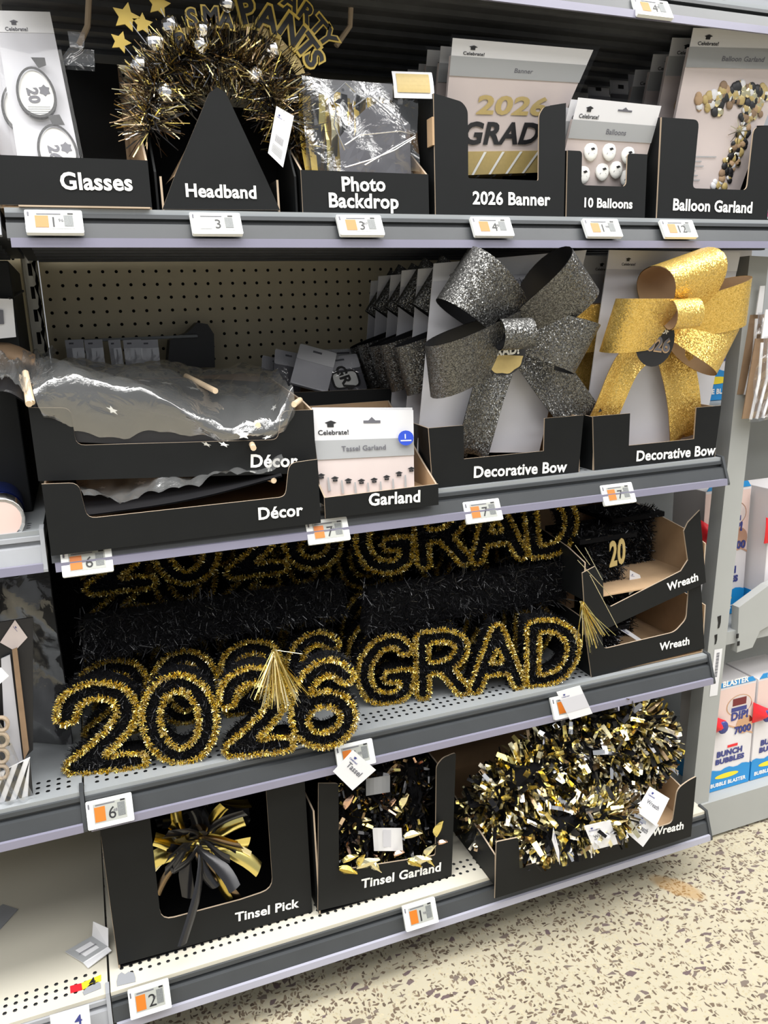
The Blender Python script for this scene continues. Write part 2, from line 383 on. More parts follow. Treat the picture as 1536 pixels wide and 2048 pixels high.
def perf(mb, F, a0, a1, b0, b1, pa, pb, ra, rb, m, n=6, rot=0., d=0.):
    na = max(1, int(round((a1-a0)/pa))); nb = max(1, int(round((b1-b0)/pb))); pa = (a1-a0)/na; pb = (b1-b0)/nb
    k = n*2 if False else n
    hole = [(ra*math.cos(2*math.pi*i/k+rot), rb*math.sin(2*math.pi*i/k+rot)) for i in range(k)]
    for i in range(na):
        for j in range(nb):
            ca, cb = a0+(i+.5)*pa, b0+(j+.5)*pb; base = len(mb.v); mi = mb.mi(m)
            outer = []
            for (x, y) in hole:
                s_ = max(abs(x)/(pa/2), abs(y)/(pb/2)); outer.append((x/s_, y/s_))
            cor = [(pa/2, pb/2), (-pa/2, pb/2), (-pa/2, -pb/2), (pa/2, -pb/2)]
            for (x, y) in hole: mb.v.append(tuple(F.P(ca+x, cb+y, d)))
            for (x, y) in outer: mb.v.append(tuple(F.P(ca+x, cb+y, d)))
            for q in range(k):
                r = (q+1) % k; A = outer[q]; B = outer[r]; poly = [base+q, base+k+q]
                aa, ab = math.atan2(A[1], A[0]), math.atan2(B[1], B[0])
                for c in cor:
                    t = (math.atan2(c[1], c[0])-aa) % (2*math.pi)
                    if 1e-6 < t < ((ab-aa) % (2*math.pi))-1e-6:
                        mb.v.append(tuple(F.P(ca+c[0], cb+c[1], d))); poly.append(len(mb.v)-1)
                poly += [base+k+r, base+r]; mb.f.append(poly); mb.m.append(mi)
    return mb
YB = .529
# ---- pegboard back panels (real holes) with a black sheet behind for the cavity's shade
for nm, x0, x1, lab in (('wall_back', .0191, .0191+.0254*47, 'tan pegboard back panel of the middle bay'), ('wall_back_left', -.52, -.012, 'tan pegboard back panel of the left bay')):
    F = FY(YB); mb = MB(); perf(mb, F, x0, x1, 1.327+.0127-.0254*46, 1.327+.0127+.0254*16, .0254, .0254, .0034, .0034, 'peg_tan')
    mb.box(x0, x1, YB+.02, YB+.03, .1, 1.76, 'hole_shade')
    struct(nm, mb, lab)
# slotted uprights
for nm, xc in (('trim_1', .003), ('trim_2', 1.226)):
    F = FY(YB-.012); mb = MB(); perf(mb, F, xc-.013, xc+.013, .1, 1.75, .026, .042, .005, .016, 'deck_cream', n=4, rot=math.pi/4)
    mb.box(xc-.013, xc+.013, YB-.004, YB+.02, .1, 1.75, 'hole_shade')
    for sx in (-1, 1): mb.box(xc+sx*.013-.001, xc+sx*.013+.001, YB-.012, YB+.02, .1, 1.75, 'peg_tan')
    struct(nm, mb, 'slotted steel upright between the gondola bays')
# ---- shelves
def shelf(label, x0, x1, yf, ztop, H, deckm, nrows=3, yb=.515, rail='rail_grey', strip='strip_lilac', holes=True, pitch=.0148, under=True, cap_right=False, cap_left=False, hoff=.026):
    t = thing('shelf', label, 'shelf', ((x0+x1)/2, yb, ztop))
    F = Frame((0, 0, ztop), (1, 0, ztop), (0, 1, ztop))        # a = x, b = y
    F.n = Vector((0, 0, 1))
    mb = MB(); ph = yf+hoff+nrows*pitch
    mb.face([(x0, yf+.012, ztop), (x1, yf+.012, ztop), (x1, yf+hoff, ztop), (x0, yf+hoff, ztop)], deckm)
    perf(mb, F, x0+.012, x1-.012, yf+hoff, ph, pitch, pitch, .0036, .0036, deckm, n=6)
    for a, b in ((x0, x0+.012), (x1-.012, x1)): mb.face([(a, yf+hoff, ztop), (b, yf+hoff, ztop), (b, ph, ztop), (a, ph, ztop)], deckm)
    mb.face([(x0, ph, ztop), (x1, ph, ztop), (x1, yb, ztop), (x0, yb, ztop)], deckm)
    mb.box(x0, x1, yf+.010, yf+.012, ztop-.007, ztop, deckm)
    mb.build('deck', t)
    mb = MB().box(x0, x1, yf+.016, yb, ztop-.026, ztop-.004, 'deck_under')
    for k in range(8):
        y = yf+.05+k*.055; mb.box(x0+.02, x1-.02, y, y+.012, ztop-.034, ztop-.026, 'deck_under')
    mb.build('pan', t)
    prof = [(.012, -.006), (.007, -.007), (.006, -.0125), (.012, -.014), (.0115, -.018), (.002, -.020), (-.0055, -.040), (.001, -.042), (.014, -.036)]
    k = (H-.012)/.040; prof = [(a, b*k) for a, b in prof]
    mb = MB(); pts = [(x0, yf+a, ztop+b) for a, b in prof]; mb.prism(pts, (x1-x0, 0, 0), rail); mb.build('price_rail', t)
    zb = ztop-H
    mb = MB().prism([(x0+.004, yf-.006, zb+.0125), (x0+.004, yf-.011, zb+.012), (x0+.004, yf-.0125, zb), (x0+.004, yf-.008, zb)], (x1-x0-.008, 0, 0), strip)
    mb.build('label_strip', t, label='glossy lilac plastic strip along the front edge' if strip == 'strip_lilac' else None)
    for c, f in ((x1, cap_right), (x0, cap_left)):
        if f: MB().prism([(c-.004, yf+a, ztop+b) for a, b in [(.03, .004), (.008, .002), (-.012, -H+.004), (-.012, -H), (.03, -H+.02)]], (.006, 0, 0), rail).build('end_cap', t)
    return t
ZA, ZB, ZC, ZD, ZE = 1.697, 1.3475, .909, .4945, .1475
XR = 1.222
shelf('top shelf with dark underside above the glasses and banner trays', .002, 1.60, 0, ZA, .0515, 'steel_grey', cap_right=False)
shelf('grey metal shelf carrying glasses, headband, backdrop and banner trays', .002, 1.52, 0, ZB, .0515, 'steel_grey')
shelf('grey metal shelf carrying decor, garland and bow trays', .002, XR, 0, ZC, .0515, 'steel_grey', cap_right=True)
shelf('grey perforated shelf carrying the tinsel grad signs', .002, XR, 0, ZD, .0565, 'steel_grey', cap_right=True)
shelf('cream base deck under the tinsel boxes and foil wreaths', .002, 1.215, -.030, ZE, .0575, 'deck_cream', strip='strip_grey', cap_right=True, hoff=.033)
shelf('left bay shelf end beside the glasses tray', -.52, -.004, 0, ZB+.004, .0515, 'rail_light', rail='rail_light')
shelf('left bay shelf with lit-toned grey rail holding a blue foil roll', -.52, -.006, .004, ZC+.006, .056, 'steel_grey', rail='rail_light', cap_right=True)  # rail colour lightened to stand for this lip being lit
shelf('left bay shelf under the bagged letter banner', -.52, -.001, 0, ZD+.002, .0565, 'steel_grey', cap_right=True)
shelf('left bay cream base deck with yellow number sticker', -.52, -.0015, -.030, ZE, .060, 'deck_cream', rail='rail_light', strip='strip_grey', cap_right=True)
# base kick plates set back under the decks
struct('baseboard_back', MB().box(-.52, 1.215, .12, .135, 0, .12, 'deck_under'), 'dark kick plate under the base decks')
# ---- neighbouring fixture to the right
t = thing('steel_frame', 'light grey slotted steel frame of the fixture on the right', 'frame', (1.29, .075, 0))
post = MB()
T = Matrix.Translation((1.25, .06, .10)) @ Matrix.Rotation(math.radians(2.6), 4, 'Y')
F = Frame(T@Vector((0, 0, 0)), T@Vector((1, 0, 0)), T@Vector((0, 0, 1)))
post.prism([F.P(*p, 0) for p in [(0, 0), (.049, 0), (.049, 1.19), (0, 1.19)]], (0, .035, 0), 'post_light', 'post_grey', 'post_grey')
def decal(F, pts, m, d=.0006): return MB().face([F.P(*p, d) for p in pts], m)
post.build('post', t)
for (a, b, s) in ((.022, .437, 1), (.018, .398, .8)):
    MB().face([F.P(a+x*s, b+y*s, .0008) for x, y in [(-.006, .014), (.004, .016), (.005, .0), (.003, -.012), (-.002, -.014), (-.002, 0)]], 'hole_shade').build('slot', t)
lab = MB(); rectF(lab, F, .018, .040, .265, .375, .0006, 'white_card')
for k in range(22): rectF(lab, F, .025, .033, .31+k*.0026, .31+k*.0026+(.0014 if k % 3 else .002), .0009, 'ink_grey')
lab.build('barcode_sticker', t, label='white barcode sticker')
# base rail
MB().box(1.2165, 2.1, .055, .60, .008, .098, 'post_light').build('base_rail', t)
F2 = FY(.062)
# shelf deck + arm (level with box bottoms)
a_ = at(1466, 1200, .062); b_ = at(1530, 1175, .062)
arm = [at(*p, .064) for p in [(1478, 1215), (1536, 1172), (1600, 1140), (1600, 1215), (1520, 1262), (1505, 1295), (1474, 1305)]]
MB().prism(arm, (0, .02, 0), 'post_light').build('arm', t)
for p in [(1475, 1272), (1477, 1287)]:
    c = at(*p, .063); MB().box(c.x-.003, c.x+.003, .0625, .064, c.z-.005, c.z+.005, 'hole_shade').build('slot', t)
ZS = .503
MB().box(1.30, 2.1, .07, .6, ZS-.03, ZS, 'post_light').build('shelf_deck', t)
MB().box(1.30, 2.1, .16, .6, .962, .987, 'post_light').build('shelf_deck', t)
MB().box(1.235, 2.1, .40, .42, .10, 1.29, 'post_grey').build('back_panel', t)
ll = WM
# ================================================================ PRICE TAGS (electronic shelf labels on the rails)
def price_tag(x, z, w, h, y, label, price, cents, group=None, faint=False, cover=None, n_tilt=.018):
    t = thing('price_tag', label, 'price tag', (x+w/2, y, z))
    F = Frame((x, y, z), (x+w, y, z), (x, y+n_tilt, z+h)); W, Hh = F.w, F.h
    mb = MB(); slabF(mb, F, rounded([(0, 0), (W, 0), (W, Hh), (0, Hh)], .002, 2), 0, .006, 'tag_white'); mb.build('case', t)
    mb = MB(); rectF(mb, F, W*.15, W*.86, Hh*.17, Hh*.86, .0064, 'tag_screen'); mb.build('screen', t)
    mb = MB(); rectF(mb, F, W*.17, W*.40, Hh*.22, Hh*.74, .0068, 'tag_orange' if not faint else 'tag_screen')
    textF(mb, F, price, W*.47, Hh*.25, None, .0069, 'ink_black', .0, height=Hh*.42)
    if cents: textF(mb, F, cents, W*.57, Hh*.47, W*.09, .0069, 'ink_grey', .0)
    rectF(mb, F, W*.67, W*.83, Hh*.28, Hh*.76, .0068, 'tag_pix'); rectF(mb, F, W*.2, W*.62, Hh*.79, Hh*.83, .0068, 'ink_grey')
    rectF(mb, F, W*.74, W*.84, Hh*.80, Hh*.86, .0069, 'ink_black')
    rectF(mb, F, W*.04, W*.075, Hh*.72, Hh*.90, .0068, 'ink_grey')
    mb.build('display_print', t)
    return t
B = [(.026, 'white digital price tag under the Glasses tray', '1', '96', 0), (.236, 'glare-washed price tag under the Headband tray', '3', '', 1), (.449, 'white digital price tag under the Photo Backdrop tray', '3', '97', 0),
     (.670, 'white digital price tag under the 2026 Banner tray', '4', '98', 0), (.878, 'white digital price tag under the 10 Balloons tray', '1', '98', 0), (1.036, 'white digital price tag under the Balloon Garland tray', '12', '', 0)]
for x, lab, p, c, f in B: price_tag(x, 1.3105, .070, .030, -.014, lab, p, c, faint=f)
price_tag(.961, 1.646, .070, .030, -.014, 'white digital price tag on the topmost shelf rail', '4', '98')
for x, lab, p, c in [(.014, 'white digital price tag below the lower Décor tray', '6', ''), (.375, 'white digital price tag at the Garland tray corner', '7', '98'),
                     (.652, 'white digital price tag under the black bow tray', '7', '98'), (.930, 'white digital price tag under the gold bow tray', '7', '98')]:
    price_tag(x, .848, .069, .034, -.014, lab, p, c)
for x, lab, p, c in [(.002, 'white digital price tag below the tinsel number 2', '6', '48'), (.404, 'white price tag half covered by the Tassel Garland paper', '1', '98'),
                     (.833, 'white price tag mostly hidden behind a loose product card', '6', '48')]:
    price_tag(x, .443, .068, .038, -.014, lab, p, c)
for x, lab, p, c in [(.028, 'white digital price tag below the Tinsel Pick box', '2', '97'), (.505, 'white digital price tag below the Tinsel Garland box', '1', '98')]:
    price_tag(x, .114, .064, .040, -.050, lab, p, c)
# ================================================================ TRAYS
def tray(name, label, front, y0, y1, z0, zsf, zsb, text=None, x0=None, x1=None, rad=.006, group=None, inner='kraft', sidefn=None, zback=None, innerb=None):
    innerb = innerb or inner
    """front: polygon (x, z) of the front panel incl. cut-out; zsf / zsb: side wall heights at front and back"""
    fx = [p[0] for p in front]; x0 = min(fx) if x0 is None else x0; x1 = max(fx) if x1 is None else x1
    t = thing(name, label, 'tray', ((x0+x1)/2, y0, z0), group)
    mb = MB(); mb.prism([(a, y0, b) for a, b in front], (0, .003, 0), 'black_card', inner, 'kraft_edge'); mb.build('front_panel', t)
    side = [(y0+.003, z0), (y1, z0), (y1, zsb), (y0+.06, zsf+(zsb-zsf)*.25), (y0+.003, zsf)]
    if sidefn: side = sidefn
    mb = MB(); mb.prism([(x0, a, b) for a, b in side[::-1]], (.003, 0, 0), 'black_card', inner, 'kraft_edge'); mb.build('side_panel', t)
    mb = MB(); mb.prism([(x1, a, b) for a, b in side], (-.003, 0, 0), 'black_card', inner, 'kraft_edge'); mb.build('side_panel', t)
    zb = zback or zsb
    mb = MB(); mb.prism([(x1-.003, y1, z0), (x0+.003, y1, z0), (x0+.003, y1, zb), (x1-.003, y1, zb)], (0, -.003, 0), 'black_card', innerb, 'kraft_edge'); mb.build('back_panel', t)
    mb = MB().box(x0+.003, x1-.003, y0+.003, y1-.003, z0+.0003, z0+.003, inner); mb.build('bottom', t)
    return t
def pxpoly(pts, y, rad):
    q = [at(*p, y) for p in pts]; return rounded([(p.x, p.z) for p in q], rad)
def ring(x0, x1, z0, z1, notch=None, r=.006, rn=.010):
    """front outline with a notch (a0,a1,zn) cut down from the top"""
    if not notch: return [(x0, z0), (x1, z0), (x1, z1), (x0, z1)]
    a0, a1, zn = notch
    p = [(x0, z0), (x1, z0), (x1, z1), (a1, z1), (a1, zn), (a0, zn), (a0, z1), (x0, z1)]
    return rounded(p, [0, 0, 0, rn, r, r, rn, 0])
zB = ZB+.0006
# Glasses
g = tray('display_tray', 'black cardboard tray lettered Glasses at the left end', ring(-.004, .189, zB+.004, 1.4125), .02, .34, zB, 1.4125, 1.62, innerb='black_card')  # inner back wall coloured black in place of the shadow there
text_px(g, 'Glasses', (122, 378), (266, 381), .02)
MB().box(.02, .185, .004, .0195, zB-.0, zB+.002, 'kraft_edge').build('flap', g)
# Headband pyramid tray
pr = [at(*p, .02) for p in [(325, 418), (560, 420), (530, 353), (452, 186), (435, 174), (418, 186), (350, 350)]]
MBX = 1
h = tray('display_tray', 'black pyramid-fronted tray lettered Headband', [(p.x, max(p.z, zB)) for p in pr], .02, .34, zB, zB+.045, zB+.05, x0=.203, x1=.371, inner='black_card')  # inside walls coloured black for the darkness in the tray
text_px(h, 'Headband', (372, 393), (513, 397), .02)
MB().prism([(.262, .10, zB+.003), (.322, .10, zB+.003), (.296, .10, 1.51), (.288, .10, 1.51)], (0, .004, 0), 'black_card', 'black_card', 'kraft_edge').build('post_panel', h)
for sx, ex in ((1, at(352, 349, .02)), (-1, at(528, 352, .02))):
    top = at(435+(-12 if sx > 0 else 14), 200, .02)
    MB().prism([(ex.x-sx*.0, .0235, ex.z), (top.x, .0235, top.z), (top.x-sx*.004, .06, top.z-.03), (ex.x-sx*.006, .10, ex.z)], (.0015*sx, 0, 0), 'kraft').build('side_flap', h)
MB().box(.197, .400, .135, .139, zB+.0005, 1.515, 'black_matt').build('dark_backing', h)  # black sheet added so the space behind the headbands reads dark
for x_ in (.197, .397): MB().prism([(x_, .03, zB+.0005), (x_, .135, zB+.0005), (x_, .135, 1.515), (x_, .10, 1.50), (x_, .03, 1.40)][::-1], (.003, 0, 0), 'black_card').build('dark_side', h)  # black sides added with it to keep the gaps dark
# Photo backdrop
pb_ = tray('display_tray', 'black tray lettered Photo Backdrop holding foil curtain bags', ring(.405, .609, zB, 1.4075), .02, .34, zB, 1.4075, 1.56)
text_px(pb_, 'Photo', (684, 382), (771, 382), .02); text_px(pb_, 'Backdrop', (658, 414), (797, 417), .02)
# 2026 banner
bt = tray('display_tray', 'black tray lettered 2026 Banner with a square window', rounded([(.6205, zB), (.856, zB), (.856, 1.4), (.856, 1.523), (.815, 1.515), (.806, 1.503), (.806, 1.404), (.678, 1.404), (.678, 1.503), (.668, 1.514), (.6205, 1.523)], [0, 0, 0, .0, .004, .006, .003, .003, .008, .006, 0]), .02, .34, zB, 1.523, 1.56, inner='black_card')
text_px(bt, '2026 Banner', (945, 408), (1100, 411), .02)
MB().box(.617, .6205, .02, .04, 1.45, 1.49, 'kraft').build('tab', bt)
# 10 Balloons
ten = tray('display_tray', 'black tray lettered 10 Balloons', ring(.861, 1.021, zB, 1.452, (.889, .980, 1.399), .010, .006), .02, .34, zB, 1.452, 1.50, inner='black_card')
text_px(ten, '10 Balloons', (1168, 414), (1264, 417), .02)
# Balloon garland
bg = tray('display_tray', 'tall black tray lettered Balloon Garland', rounded([(1.047, zB), (1.300, zB), (1.300, 1.512), (1.252, 1.506), (1.246, 1.40), (1.122, 1.40), (1.128, 1.512), (1.048, 1.512)], [0, 0, 0, .012, .010, .008, .012, 0]), .02, .34, zB, 1.512, 1.56, inner='black_card')
text_px(bg, 'Balloon Garland', (1345, 420), (1503, 426), .02)
# Décor lower and upper
zC = ZC+.0006
d2 = tray('display_tray', 'lower of the two stacked Décor trays, black cardboard', rounded([(.003, .883), (.397, .883), (.397, .9845), (.352, .9825), (.343, .931), (.056, .931), (.0505, .983), (.003, .986)], [0, 0, 0, .012, .010, .012, .012, 0]), -.015, .34, zC, .975, .984, x0=.003, x1=.397)
text_px(d2, 'Décor', (517, 1039), (606, 1030), -.015)
zT = .986
d1 = tray('display_tray', 'upper of the two stacked Décor trays, filled with a clear bag', rounded([(-.002, zT), (.402, zT-.028), (.402, 1.058), (.352, 1.060), (.343, 1.016), (.053, 1.032), (.052, 1.085), (-.002, 1.089)], [0, 0, 0, .012, .010, .012, .012, 0]), .012, .36, zT+.0, 1.058, 1.10, x0=-.0, x1=.402)
text_px(d1, 'Décor', (501, 934), (595, 933), .012)
# Garland
ga = tray('display_tray', 'small black tray lettered Garland with tan inside', [(.405, .889), (.601, .889), (.601, .9245), (.405, .9225)], -.015, .20, zC, .923, 1.045)
text_px(ga, 'Garland', (737, 1011), (840, 1003), -.015)
# tray behind
tb = tray('display_tray', 'low black tray behind the Garland tray holding loose pouches', [(.335, zC), (.628, zC), (.628, 1.066), (.335, 1.072)], .205, .46, zC, 1.06, 1.08)
# bow trays
def bowtray(lab, x0, x1, a0, a1, zn, z1, y0, zb, zfl, pl, pr, dz=0.):
    f = [(x0, zfl), (x1, zfl+dz), (x1+.008, z1), (a1, z1), (a1-.001, zn), (a0, zn), (a0, z1), (x0-.006, z1)]
    t = tray('display_tray', lab, f, y0, .40 if x0 < .9 else .36, zb, z1-.002, z1+.005, x0=x0-.002, x1=x1+.004)
    text_px(t, 'Decorative Bow', pl, pr, y0); return t
bowtray('black tray lettered Decorative Bow under the black glitter bow', .607, .898, .666, .825, .955, 1.013, .02, zC, zC, (947, 955), (1133, 943))
bowtray('black tray lettered Decorative Bow under the gold glitter bow', .932, 1.212, 1.007, 1.160, .949, 1.009, .02, zC, zC-.0, (1272, 922), (1430, 909))
# wreath trays on shelf D
zD = ZD+.0006
lw_ = tray('display_tray', 'lower of the two stacked Wreath trays beside the GRAD sign', [(a, max(b, zD)) for a, b in pxpoly([(1183, 1364), (1409, 1297), (1401, 1150), (1378, 1168), (1373, 1238), (1350, 1264), (1207, 1298), (1201, 1240), (1168, 1242)], .02, [0, 0, 0, .012, .010, .012, .010, .008, .0])], .02, .40, zD, .60, .63, x0=at(1184, 1360, .02).x, x1=at(1408, 1297, .02).x)
text_px(lw_, 'Wreath', (1318, 1301), (1378, 1288), .02)
up = [at(*p, .015) for p in [(1173, 1275), (1212, 1258), (1412, 1165), (1400, 1020), (1376, 1045), (1368, 1062), (1376, 1120), (1362, 1142), (1222, 1213), (1207, 1205), (1206, 1150), (1190, 1133), (1165, 1146)]]
uw = tray('display_tray', 'upper tilted Wreath tray resting on the lower one', [(p.x, p.z) for p in up], .015, .40, .66, .735, .80, x0=.915, x1=1.203)
for c in uw.children:
    pass
text_px(uw, 'Wreath', (1334, 1182), (1396, 1160), .015)
# base deck boxes
zE = ZE+.0006
tp = tray('display_box', 'tall black box lettered Tinsel Pick with a large window', pxpoly([(237, 1930), (625, 1824), (608, 1540), (531, 1560), (546, 1778), (480, 1800), (322, 1842), (296, 1600), (195, 1620)], .024, [0, 0, 0, 0, .022, 0, .022, 0, 0]), .024, .36, zE, .40, .40, x0=.0165, x1=.354, inner='black_matt')
text_px(tp, 'Tinsel Pick', (470, 1843), (598, 1813), .024)
tg = tray('display_box', 'tall black box lettered Tinsel Garland, middle of the base deck', pxpoly([(636, 1822), (903, 1759), (912, 1505), (886, 1516), (873, 1532), (871, 1711), (678, 1741), (677, 1567), (637, 1567)], .010, [0, 0, .006, .006, .008, .006, .006, .006, 0]), .010, .36, zE, .36, .37, x0=.3625, x1=.6255, inner='black_matt')
text_px(tg, 'Tinsel Garland', (722, 1776), (881, 1741), .010)
wt = tray('display_tray', 'low black Wreath tray overflowing with foil wreaths, right end of the base deck', pxpoly([(990, 1797), (1382, 1673), (1393, 1553), (1376, 1562), (1355, 1578), (1345, 1646), (1040, 1735), (1037, 1675), (993, 1684)], -.050, [0, 0, .003, .01, .014, .012, .006, .006, .004]), -.050, .34, zE, .215, .255, x0=at(991, 1750, -.05).x, x1=at(1386, 1610, -.05).x, inner='kraft')
text_px(wt, 'Wreath', (1303, 1672), (1366, 1657), -.050)
# ================================================================ PACKS AND CARDS
def quadF(mb, F, pts, d, m): return mb.face([F.P(*p, d) for p in pts], m)
def glasses_pack(label, F, film_=True):
    W, H = F.w, F.h; t = thing('glasses_pack', label, 'party glasses', F.P(W/2, 0))
    mb = MB(); slabF(mb, F, [(0, 0), (W, 0), (W, H), (0, H)], 0, .001, 'grey_card'); mb.build('card', t)
    mb = MB(); rectF(mb, F, 0, W, H*.86, H, .0014, 'white_card'); cap_logo(mb, F, W*.25, H*.93, W*.12, .0018, 'ink_grey'); mb.build('header_print', t)
    for k, (cx, cy, txt) in enumerate(((.48, .445, '20'), (.66, .075, '26'))):
        cx *= W; cy *= H; rx, ry = W*.33, H*.165
        sh = [(cx+rx*math.cos(a)*(1-.10*math.sin(a)), cy+ry*math.sin(a)) for a in [i*2*math.pi/28 for i in range(28)]]
        inn = [(cx+(x-cx)*.87, cy+(y-cy)*.90) for x, y in sh]
        mb = MB()
        for i in range(28):
            j = (i+1) % 28; mb.face([F.P(*sh[i], .012), F.P(*sh[j], .012), F.P(*inn[j], .012), F.P(*inn[i], .012)], 'ink_black')
            mb.face([F.P(*sh[i], .012), F.P(*sh[i], .006), F.P(*sh[j], .006), F.P(*sh[j], .012)], 'ink_black')
        mb.build('rim', t)
        mb = MB(); mb.face([F.P(*p, .009) for p in inn], 'ink_white'); mb.build('lens', t)
        mb = MB(); textF(mb, F, txt, cx-rx*.15, cy-ry*.1, None, .0096, 'ink_grey', .05, height=rx*.62, ang=-1.5, center=True)
        mb.face([F.P(*p, .0096) for p in star_pts(cx+rx*.45, cy+ry*.1, rx*.32, 6, .7)], 'ink_grey')
        for q in range(5): rectF(mb, F, cx-rx*.55, cx+rx*.6, cy-ry*.55-q*.003, cy-ry*.55-q*.003+.0012, .0096, 'band_grey')
        mb.build('lens_print', t)
    mb = MB(); quadF(mb, F, [(W*.66, H*.23), (W*.86, H*.23), (W*.80, H*.30), (W*.60, H*.29)], .0125, 'ink_black'); mb.build('bridge', t)
    mb = MB(); quadF(mb, F, [(W*.50, H*.67), (W*.74, H*.67), (W*.74, H*.62), (W*.60, H*.60)], .0115, 'ink_black'); mb.build('hinge', t)
    mb = MB(); mb.grid(lambda a, b: F.P(-.004+a*(W+.008), b*H*.99, .019+.0004*math.sin(a*7+b*9)), 8, 14, 'film_flat'); mb.build('sleeve', t, smooth=True)
    return t
F = Qpx((38, 330, .055), (162, 330, .055), (100, 25, .11), (-12, 22, .11))
gp = glasses_pack('grey carded black party glasses pack reading 20 in the Glasses tray', F)
copy_tree(gp, None, (-.022, .03, -.012), 'second carded glasses pack, half hidden behind the front one')
copy_tree(gp, None, (-.012, .11, .0), 'rearmost carded glasses pack deep in the Glasses tray')

def header_pack(name, label, cat, F, hh, band, title, body, logo=True, tw=.3, mats=('white_card', 'band_grey', 'pink_card'), slot=True, sleeve=True, draw=None, th=.006):
    """F spans the whole pack; hh = header height, band = grey band height"""
    W, H = F.w, F.h; t = thing(name, label, cat, F.P(W/2, 0))
    mb = MB(); slabF(mb, F, [(0, 0), (W, 0), (W, H-hh), (0, H-hh)], -th, 0, mats[2]); mb.build('pack_body', t)
    mb = MB(); slabF(mb, F, [(0, H-hh-band), (W, H-hh-band), (W, H), (0, H)], .0002, .0012, mats[0]); mb.build('header_card', t)
    mb = MB(); rectF(mb, F, 0, W, H-hh-band, H-hh, .0016, mats[1])
    s = min(hh*.36, W*.09)
    if logo: cap_logo(mb, F, W*.12, H-hh*.42, s, .002, 'ink_black')
    if slot:
        rectF(mb, F, W*.49, W*.66, H-hh*.45, H-hh*.36, .002, 'ink_grey'); mb.face([F.P(*p, .002) for p in [(W*.54, H-hh*.36), (W*.61, H-hh*.36), (W*.575, H-hh*.24)]], 'ink_grey')
    if title: textF(mb, F, title, W*.5-W*tw*.5+W*.04, H-hh-band*.66, W*tw, .002, 'ink_grey', .015)
    mb.build('header_print', t)
    if draw: draw(t, F)
    if sleeve:
        mb = MB(); mb.grid(lambda a, b: F.P(-.005+a*(W+.010), b*(H+.004), .0075+.0006*math.sin(a*9+b*7)*math.sin(b*7+a*4)), 12, 12, 'film_flat'); mb.build('sleeve', t, smooth=True)
    return t
# ---- 2026 banner packs
F = Fpx((938, 352, .085), (1078, 352, .085), (905, 78, .045)); F = Qpx((880, 352, .085), (1078, 345, .085), (1186, 100, .045), (905, 76, .045))
def dr_banner(t, F):
    W, H = F.w, F.h; mb = MB()
    textF(mb, F, '2026', W*.24, H*.475, W*.58, .0020, 'ink_gold', .035, height=H*.150)
    textF(mb, F, 'GRAD', W*.16, H*.245, W*.68, .0022, 'ink_black', .035, height=H*.180)
    mb.build('banner_print', t)
    mb = MB(); slabF(mb, F, [(W*.1, 0), (W*.98, 0), (W*.98, H*.185), (W*.1, H*.185)], .0002, .0016, 'ink_gold')
    for k in range(4): mb.face([F.P(*p, .0026) for p in [(W*(.3+k*.17), 0), (W*(.325+k*.17), 0), (W*(.40+k*.17), H*.18), (W*(.375+k*.17), H*.18)]], 'ink_white')
    mb.build('folded_banner', t, label='gold folded banner with white cords')
p0 = header_pack('banner_pack', 'front 2026 GRAD banner pack leaning out of its tray', 'banner pack', F, H_ := F.h*.12, F.h*.14, 'Banner', '', draw=dr_banner, tw=.14, slot=False)
for k, (dx, dy, dz) in enumerate(((.003, .05, .004), (.0, .095, .012), (.004, .14, .004), (.0, .18, .006))):
    copy_tree(p0, None, (dx, dy, dz), ['banner pack directly behind the front one', 'third banner pack in the row', 'fourth banner pack in the row', 'rearmost banner pack in the row'][k]+' in the 2026 Banner tray')
# ---- balloon packs
F = Frame(at(1133, 372, .055), at(1275, 376, .055), at(1155, 198, .032)); F.w = .155; F.o = at(1118, 385, .05)
F = Qpx((1112, 372, .055), (1276, 374, .055), (1322, 212, .026), (1156, 195, .026))
def dr_ball(t, F):
    W, H = F.w, F.h
    for (a, b) in ((.30, .42), (.52, .43), (.76, .40), (.28, .15), (.50, .19), (.66, .22), (.82, .12)):
        mb = MB(); c = F.P(a*W, b*H, .0005); mb.ball(c, W*.085, 'ink_white', 10, 7, (1, .25, 1.15)); mb.build('balloon', t, smooth=True)
        mb = MB(); quadF(mb, F, [(a*W-.004, b*H+.004), (a*W+.002, b*H+.006), (a*W+.006, b*H+.003), (a*W, b*H+.001)], .0046, 'ink_black'); rectF(mb, F, a*W-.006, a*W+.006, b*H-.006, b*H-.003, .0046, 'band_grey'); mb.build('balloon_print', t)
q0 = header_pack('balloon_pack', 'front pack of white printed balloons in the 10 Balloons tray', 'balloon pack', F, F.h*.24, F.h*.21, 'Balloons', '', draw=dr_ball, tw=.24, sleeve=True)
copy_tree(q0, None, (-.006, .012, .0), 'second balloon pack just behind the front one')
copy_tree(q0, None, (-.004, .03, -.008), 'third balloon pack in the 10 Balloons tray')
